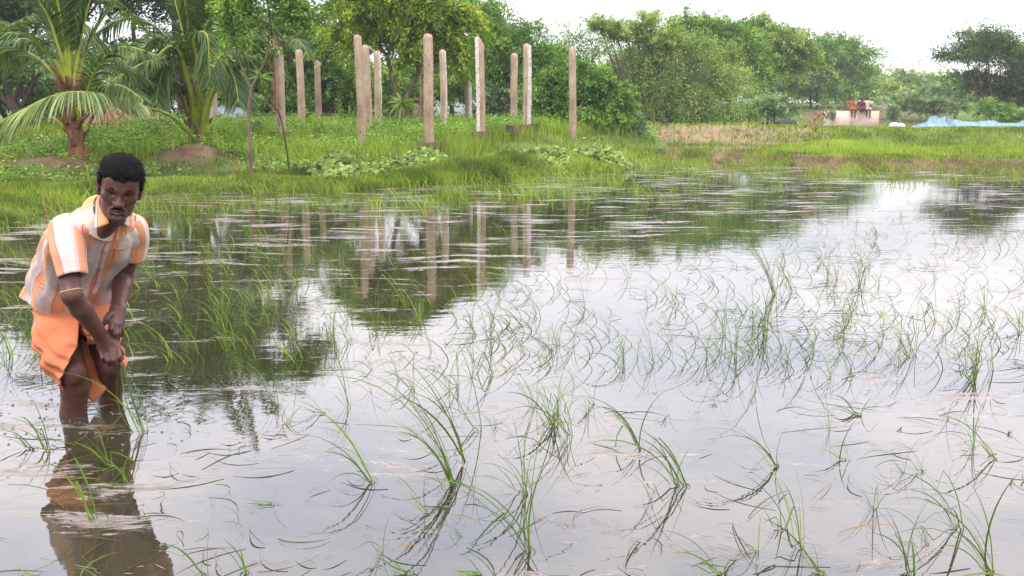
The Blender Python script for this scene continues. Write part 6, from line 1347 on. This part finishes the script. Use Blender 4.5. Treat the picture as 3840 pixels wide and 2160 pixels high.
# foreground tufts one can point at: foot x,y in the wide frame, height, blades, lean, spread, curl, label
FG = [
 (370, 1088, .46, 9, .22, .15, .35, 'rice seedling the man is gripping, a tight bundle leaning up to his hand'),
 (243, 1306, .33, 8, .35, .5, 1.0, 'bright green rice tuft standing in the man\'s dark reflection, nearest the corner'),
 (330, 1215, .22, 5, .5, .4, .8, 'small rice tuft with an orange bent blade beside the man\'s reflected legs'),
 (285, 1175, .26, 9, .75, .5, .5, 'low leaning rice tuft just below the man\'s legs'),
 (128, 1135, .30, 5, .35, .5, 1.0, 'sparse rice seedling left of the man\'s right leg'),
 (92, 1130, .24, 5, .6, .4, .9, 'sparse rice seedling by the left edge below the orange cloth'),
 (1146, 1222, .62, 12, .35, .5, 1.1, 'tallest thick rice clump in the centre foreground with long arching blades'),
 (1172, 1160, .50, 7, .4, .4, 1.0, 'rice clump directly behind the tallest centre clump'),
 (1326, 1240, .42, 9, .30, .5, 1.1, 'thick based rice clump right of the tallest centre clump'),
 (1340, 1388, .48, 10, .60, .3, .6, 'long rice clump leaning hard left near the bottom centre'),
 (946, 1214, .42, 6, .45, .35, 1.3, 'arching rice seedling left of the tallest centre clump'),
 (1083, 1288, .30, 5, .6, .3, .8, 'thin rice seedling leaning left, just below the tallest centre clump'),
 (1207, 1080, .40, 6, .35, .5, 1.4, 'rice seedling with dead brown lower blades behind the centre clumps'),
 (1392, 1075, .32, 11, .2, .9, 1.2, 'messy rice tuft with many rusty brown blades at its foot'),
 (1432, 1098, .36, 8, .35, .4, 1.3, 'upright curved rice seedling right of the rusty brown tuft'),
 (1616, 1130, .38, 7, .45, .5, 1.5, 'wide arching rice seedling in the right centre with broad arcs'),
 (1733, 1222, .38, 8, .55, .5, 1.0, 'rice tuft with a dark foot left of the bottom right group'),
 (1707, 1224, .28, 5, .5, .5, 1.0, 'smaller rice seedling touching the dark footed tuft'),
 (1964, 1175, .34, 6, .65, .4, .9, 'thin rice seedling leaning far left in the right foreground'),
 (2016, 1382, .50, 6, .15, .5, .9, 'tall open rice seedling with one upright blade near the bottom right'),
 (2125, 1155, .26, 4, .4, .4, 1.0, 'lone thin rice seedling in the calm pale water at the right'),
 (2330, 1186, .27, 5, .5, .4, 1.2, 'fine rice seedling drooping left above the bottom right clumps'),
 (2512, 1155, .34, 5, .55, .5, 1.4, 'wide arcing rice seedling near the right edge'),
 (2500, 1440, .58, 10, .45, .3, .9, 'big bright rice clump in the bottom right corner'),
 (2420, 1330, .40, 7, .7, .5, .8, 'sprawling rice clump behind the big bottom right clump'),
 (2293, 1442, .40, 7, .35, .6, 1.1, 'rice clump with a bent yellow blade at the bottom right'),
 (2070, 1444, .36, 6, .5, .3, .9, 'rice seedling cut by the bottom edge, right of centre'),
 (1822, 1446, .34, 5, .7, .3, .7, 'rice seedling leaning left at the bottom edge below the dark footed tuft'),
 (1970, 1330, .20, 6, .1, .9, .5, 'short broad leaved sprig growing among floating scum at the lower right'),
 (2168, 1045, .22, 5, .55, .6, 1.0, 'small rice seedling with a looped blade in the right middle water'),
 (1800, 1020, .10, 3, .2, .5, .3, 'tiny rice sprout standing alone in calm water, right of centre'),
 (520, 1446, .36, 5, .55, .3, .8, 'rice seedling with two broad blades at the bottom left edge'),
 (262, 1450, .26, 4, .3, .7, 1.3, 'arched bent rice blades at the bottom edge in the man\'s reflection'),
 (100, 1452, .24, 3, -.1, .5, 1.2, 'broad bent rice blades in the bottom left corner'),
 (620, 1440, .22, 4, .1, .8, .8, 'small rice sprig in the lower left water right of the reflection'),
 (1040, 1446, .30, 5, .8, .4, .6, 'rice seedling lying nearly flat at the bottom edge left of centre'),
 (1210, 1448, .34, 5, .8, .3, .6, 'long low rice blades trailing left at the bottom centre edge'),
 (720, 1065, .16, 4, .5, .6, 1.2, 'small folded rice sprout with a dark reflection left of centre'),
 (818, 1040, .26, 4, .7, .4, 1.3, 'low arched rice blades in the open water left of centre'),
 (690, 1268, .16, 4, .9, .3, 1.0, 'dark flattened rice sprout bent into a loop'),
 (578, 884, .30, 10, .25, .5, .7, 'bright upright rice tuft behind the man, the nearer of the bright pair'),
 (476, 838, .28, 9, .2, .5, .7, 'bright upright rice tuft just right of the man\'s forearm'),
 (1028, 772, .40, 8, .35, .3, .6, 'dark green rice tuft standing in the reflected posts'),
 (1952, 742, .46, 15, .30, .5, .6, 'dense upright rice clump, the darkest one in the right middle'),
 (1930, 830, .44, 14, .6, .7, .9, 'tangled rice clump on a brown root ball below the dense upright clump'),
 (2290, 900, .22, 4, .5, .4, .6, 'lone seedling on a dark mud lump in the right middle'),
 (2450, 960, .36, 12, .4, .7, .9, 'bushy bright rice clump at the right middle'),
 (2145, 945, .30, 6, .2, .4, .9, 'slender curved rice seedling above the calm blue patch of water'),
]
# heights measured in the wide frame, turned into blade lengths at each plant's distance
HU = [190, 185, 100, 120, 130, 110, 290, 240, 200, 260, 190, 140, 180, 130, 160, 170, 200, 130, 170, 210, 110, 120, 160, 250, 180, 190, 150, 150, 90, 70, 45, 150, 80, 60, 90, 90, 80, 70, 70, 70, 120, 110, 120, 135, 100, 60, 110, 70]
for i, (x, y, H, nb, ln, sp_, cu, lab) in enumerate(FG):
    p = onU(x, y, 0); H = HU[i]*.39752*p[1]/FPX*1.75
    V, F, r = tuft_mesh(nb+1, H, ln+.08, sp_, .0054+.0010*(H > .4), cu, .12, 100+i)
    if i == 0:      # gathered into the hand
        K = 10; t = np.repeat(np.linspace(0, 1, K), 2); hand = HAND_GRIP-p
        n_ = len(V)//(2*K); V = V.reshape(n_, 2*K, 3)
        tgt = hand[None, None]*t[None, :, None]*np.array([1, 1, 1.])+rng.normal(size=(n_, 1, 3))*.016*np.sin(np.pi*t)[None, :, None]
        tgt[..., 2] -= .05*(1-t); wv = (V[:, 1::2]-V[:, 0::2]); V = tgt.copy(); V[:, 0::2] -= wv*.5; V[:, 1::2] += wv*.5
        over = np.linspace(.55, 1.02, n_); V = V.copy()
        # two blades stay free and arch away to the left
        V = V.reshape(-1, 3)
        V2, F2, r2 = tuft_mesh(4, .40, .85, .25, .006, 1.0, 0, 900); F = np.vstack([F, F2+len(V)]); V = np.vstack([V, V2]); r = np.concatenate([r, r2])
    tuft_obj('rice_tuft', p, V, F, r, lab)
# the rest: a few kinds, copied
kinds = []
for k in range(10):
    V, F, r = tuft_mesh(5+k % 5, .34, .42+.06*(k % 3), .8, 0.0036+.0006*(k % 3), 1.3+.35*(k % 2), .15, 300+k)
    kinds.append((V, F, r))
ZN = {
 'left': ('green rice tuft in the dark reflections between the man and the grassy bank', 'rice tufts in the dark reflections behind the man'),
 'mid': ('thin rice tuft in the bright open water in the middle of the pond', 'rice tufts in the bright middle water'),
 'right': ('thin rice tuft in the pale water of the right half', 'rice tufts in the pale right hand water'),
 'far': ('faint distant rice tuft in the water near the far bank on the right', 'distant rice tufts near the far bank'),
 'low': ('short sparse rice sprig in the near water between the larger clumps', 'small rice sprigs in the near water')}
protos = []
for k, (V, F, r) in enumerate(kinds):
    protos.append([V, F, r, None])
def place(x, y, zone, sc):
    k = int(rng.integers(10)); V, F, r, me = protos[k]
    p = onU(x, y, 0)
    if me is None:
        o = mk('rice_tuft', V, F, M['rice'], attrs={'rnd': r}); protos[k][3] = o.data
    else:
        o = bpy.data.objects.new('rice_tuft', me); COL.objects.link(o)
    o.location = p; s = sc*rng.uniform(.7, 1.25); o.scale = (s, s, s*rng.uniform(.9, 1.15)); o.rotation_euler = (0, 0, rng.normal()*.45)
    tag(o, ZN[zone][0], 'rice plant', ZN[zone][1])
def many(n, zone, x0, x1, y0, y1, sc, f=None):
    c = 0; tries = 0
    while c < n and tries < 20000:
        tries += 1; x = rng.uniform(x0, x1); y = y0+(y1-y0)*rng.random()
        if f is not None and rng.random() > f(x, y): continue
        w_ = onU(x, y, 0)
        if pond_sd(w_[0], w_[1]) > -.15: continue
        place(x, y, zone, sc); c += 1
man_box = lambda x, y: 0 if x < 400 and y > 560 else 1
many(62, 'left', 0, 1150, 545, 900, .85, lambda x, y: man_box(x, y)*(1.0 if x < 700 else .45)*(1 if y < 860 or x < 900 else .4))
many(14, 'left', -20, 110, 560, 1000, .8)
many(58, 'mid', 700, 1620, 640, 1040, .85, lambda x, y: (.3+.7*(y-640)/400))
many(66, 'right', 1620, 2576, 600, 1030, .85, lambda x, y: .4+.6*(vnoise(x, y, .006) > .45))
many(34, 'far', 1700, 2560, 520, 610, .85)
many(16, 'low', 600, 2500, 1040, 1400, .5)
# fine tangle of single blades: the far rows too many to count
n_ = 800; x = rng.uniform(1200, 2620, n_); y = 505+430*rng.random(n_)**1.1
k = (vnoise(x, y*2.2, .010) > .38) | (rng.random(n_) < .25); pts = np.array([onU(a, b, 0) for a, b in zip(x[k], y[k])]); inn = pond_sd(pts[:, 0], pts[:, 1]) < -.2; pts = pts[inn]
h = rng.uniform(.06, .22, len(pts))
grass_patch('rice_blades', pts[:, 0], pts[:, 1], np.full(len(pts), -.02), h, .0040, 'rice', lean=.5, K=7, bend=1.5, col=.0, leandir=(-1.0, 0), label='fine tangle of thin rice blades over the far pale water')
n_ = 800; x = rng.uniform(-30, 1300, n_); y = 500+420*rng.random(n_)
k = ((vnoise(x, y*2.2, .011) > .45) | (rng.random(n_) < .2)) & (rng.random(n_) < np.where(x < 750, 1, .3)) & ~((x < 400) & (y > 900)); pts = np.array([onU(a, b, 0) for a, b in zip(x[k], y[k])]); inn = pond_sd(pts[:, 0], pts[:, 1]) < -.2; pts = pts[inn]
h = rng.uniform(.08, .26, len(pts))
grass_patch('rice_blades', pts[:, 0], pts[:, 1], np.full(len(pts), -.02), h, .0052, 'grass_tall', lean=.55, K=7, bend=1.4, col=-.1, leandir=(-.8, 0), label='fine green rice blades over the dark reflections at the left')

# ================================================================== HAZE
V, F = box((0, 135, 4.25), (660, 400, 10.5)); zt = np.array([0])
m, n, o = mat_new('haze'); pv = n.nodes.new('ShaderNodeVolumePrincipled'); pv.inputs['Density'].default_value = .0008; pv.inputs['Color'].default_value = (.96, .95, .97, 1); n.links.new(pv.outputs[0], o.inputs['Volume'])
tag(mk('haze', V, F, m), kind='stuff')
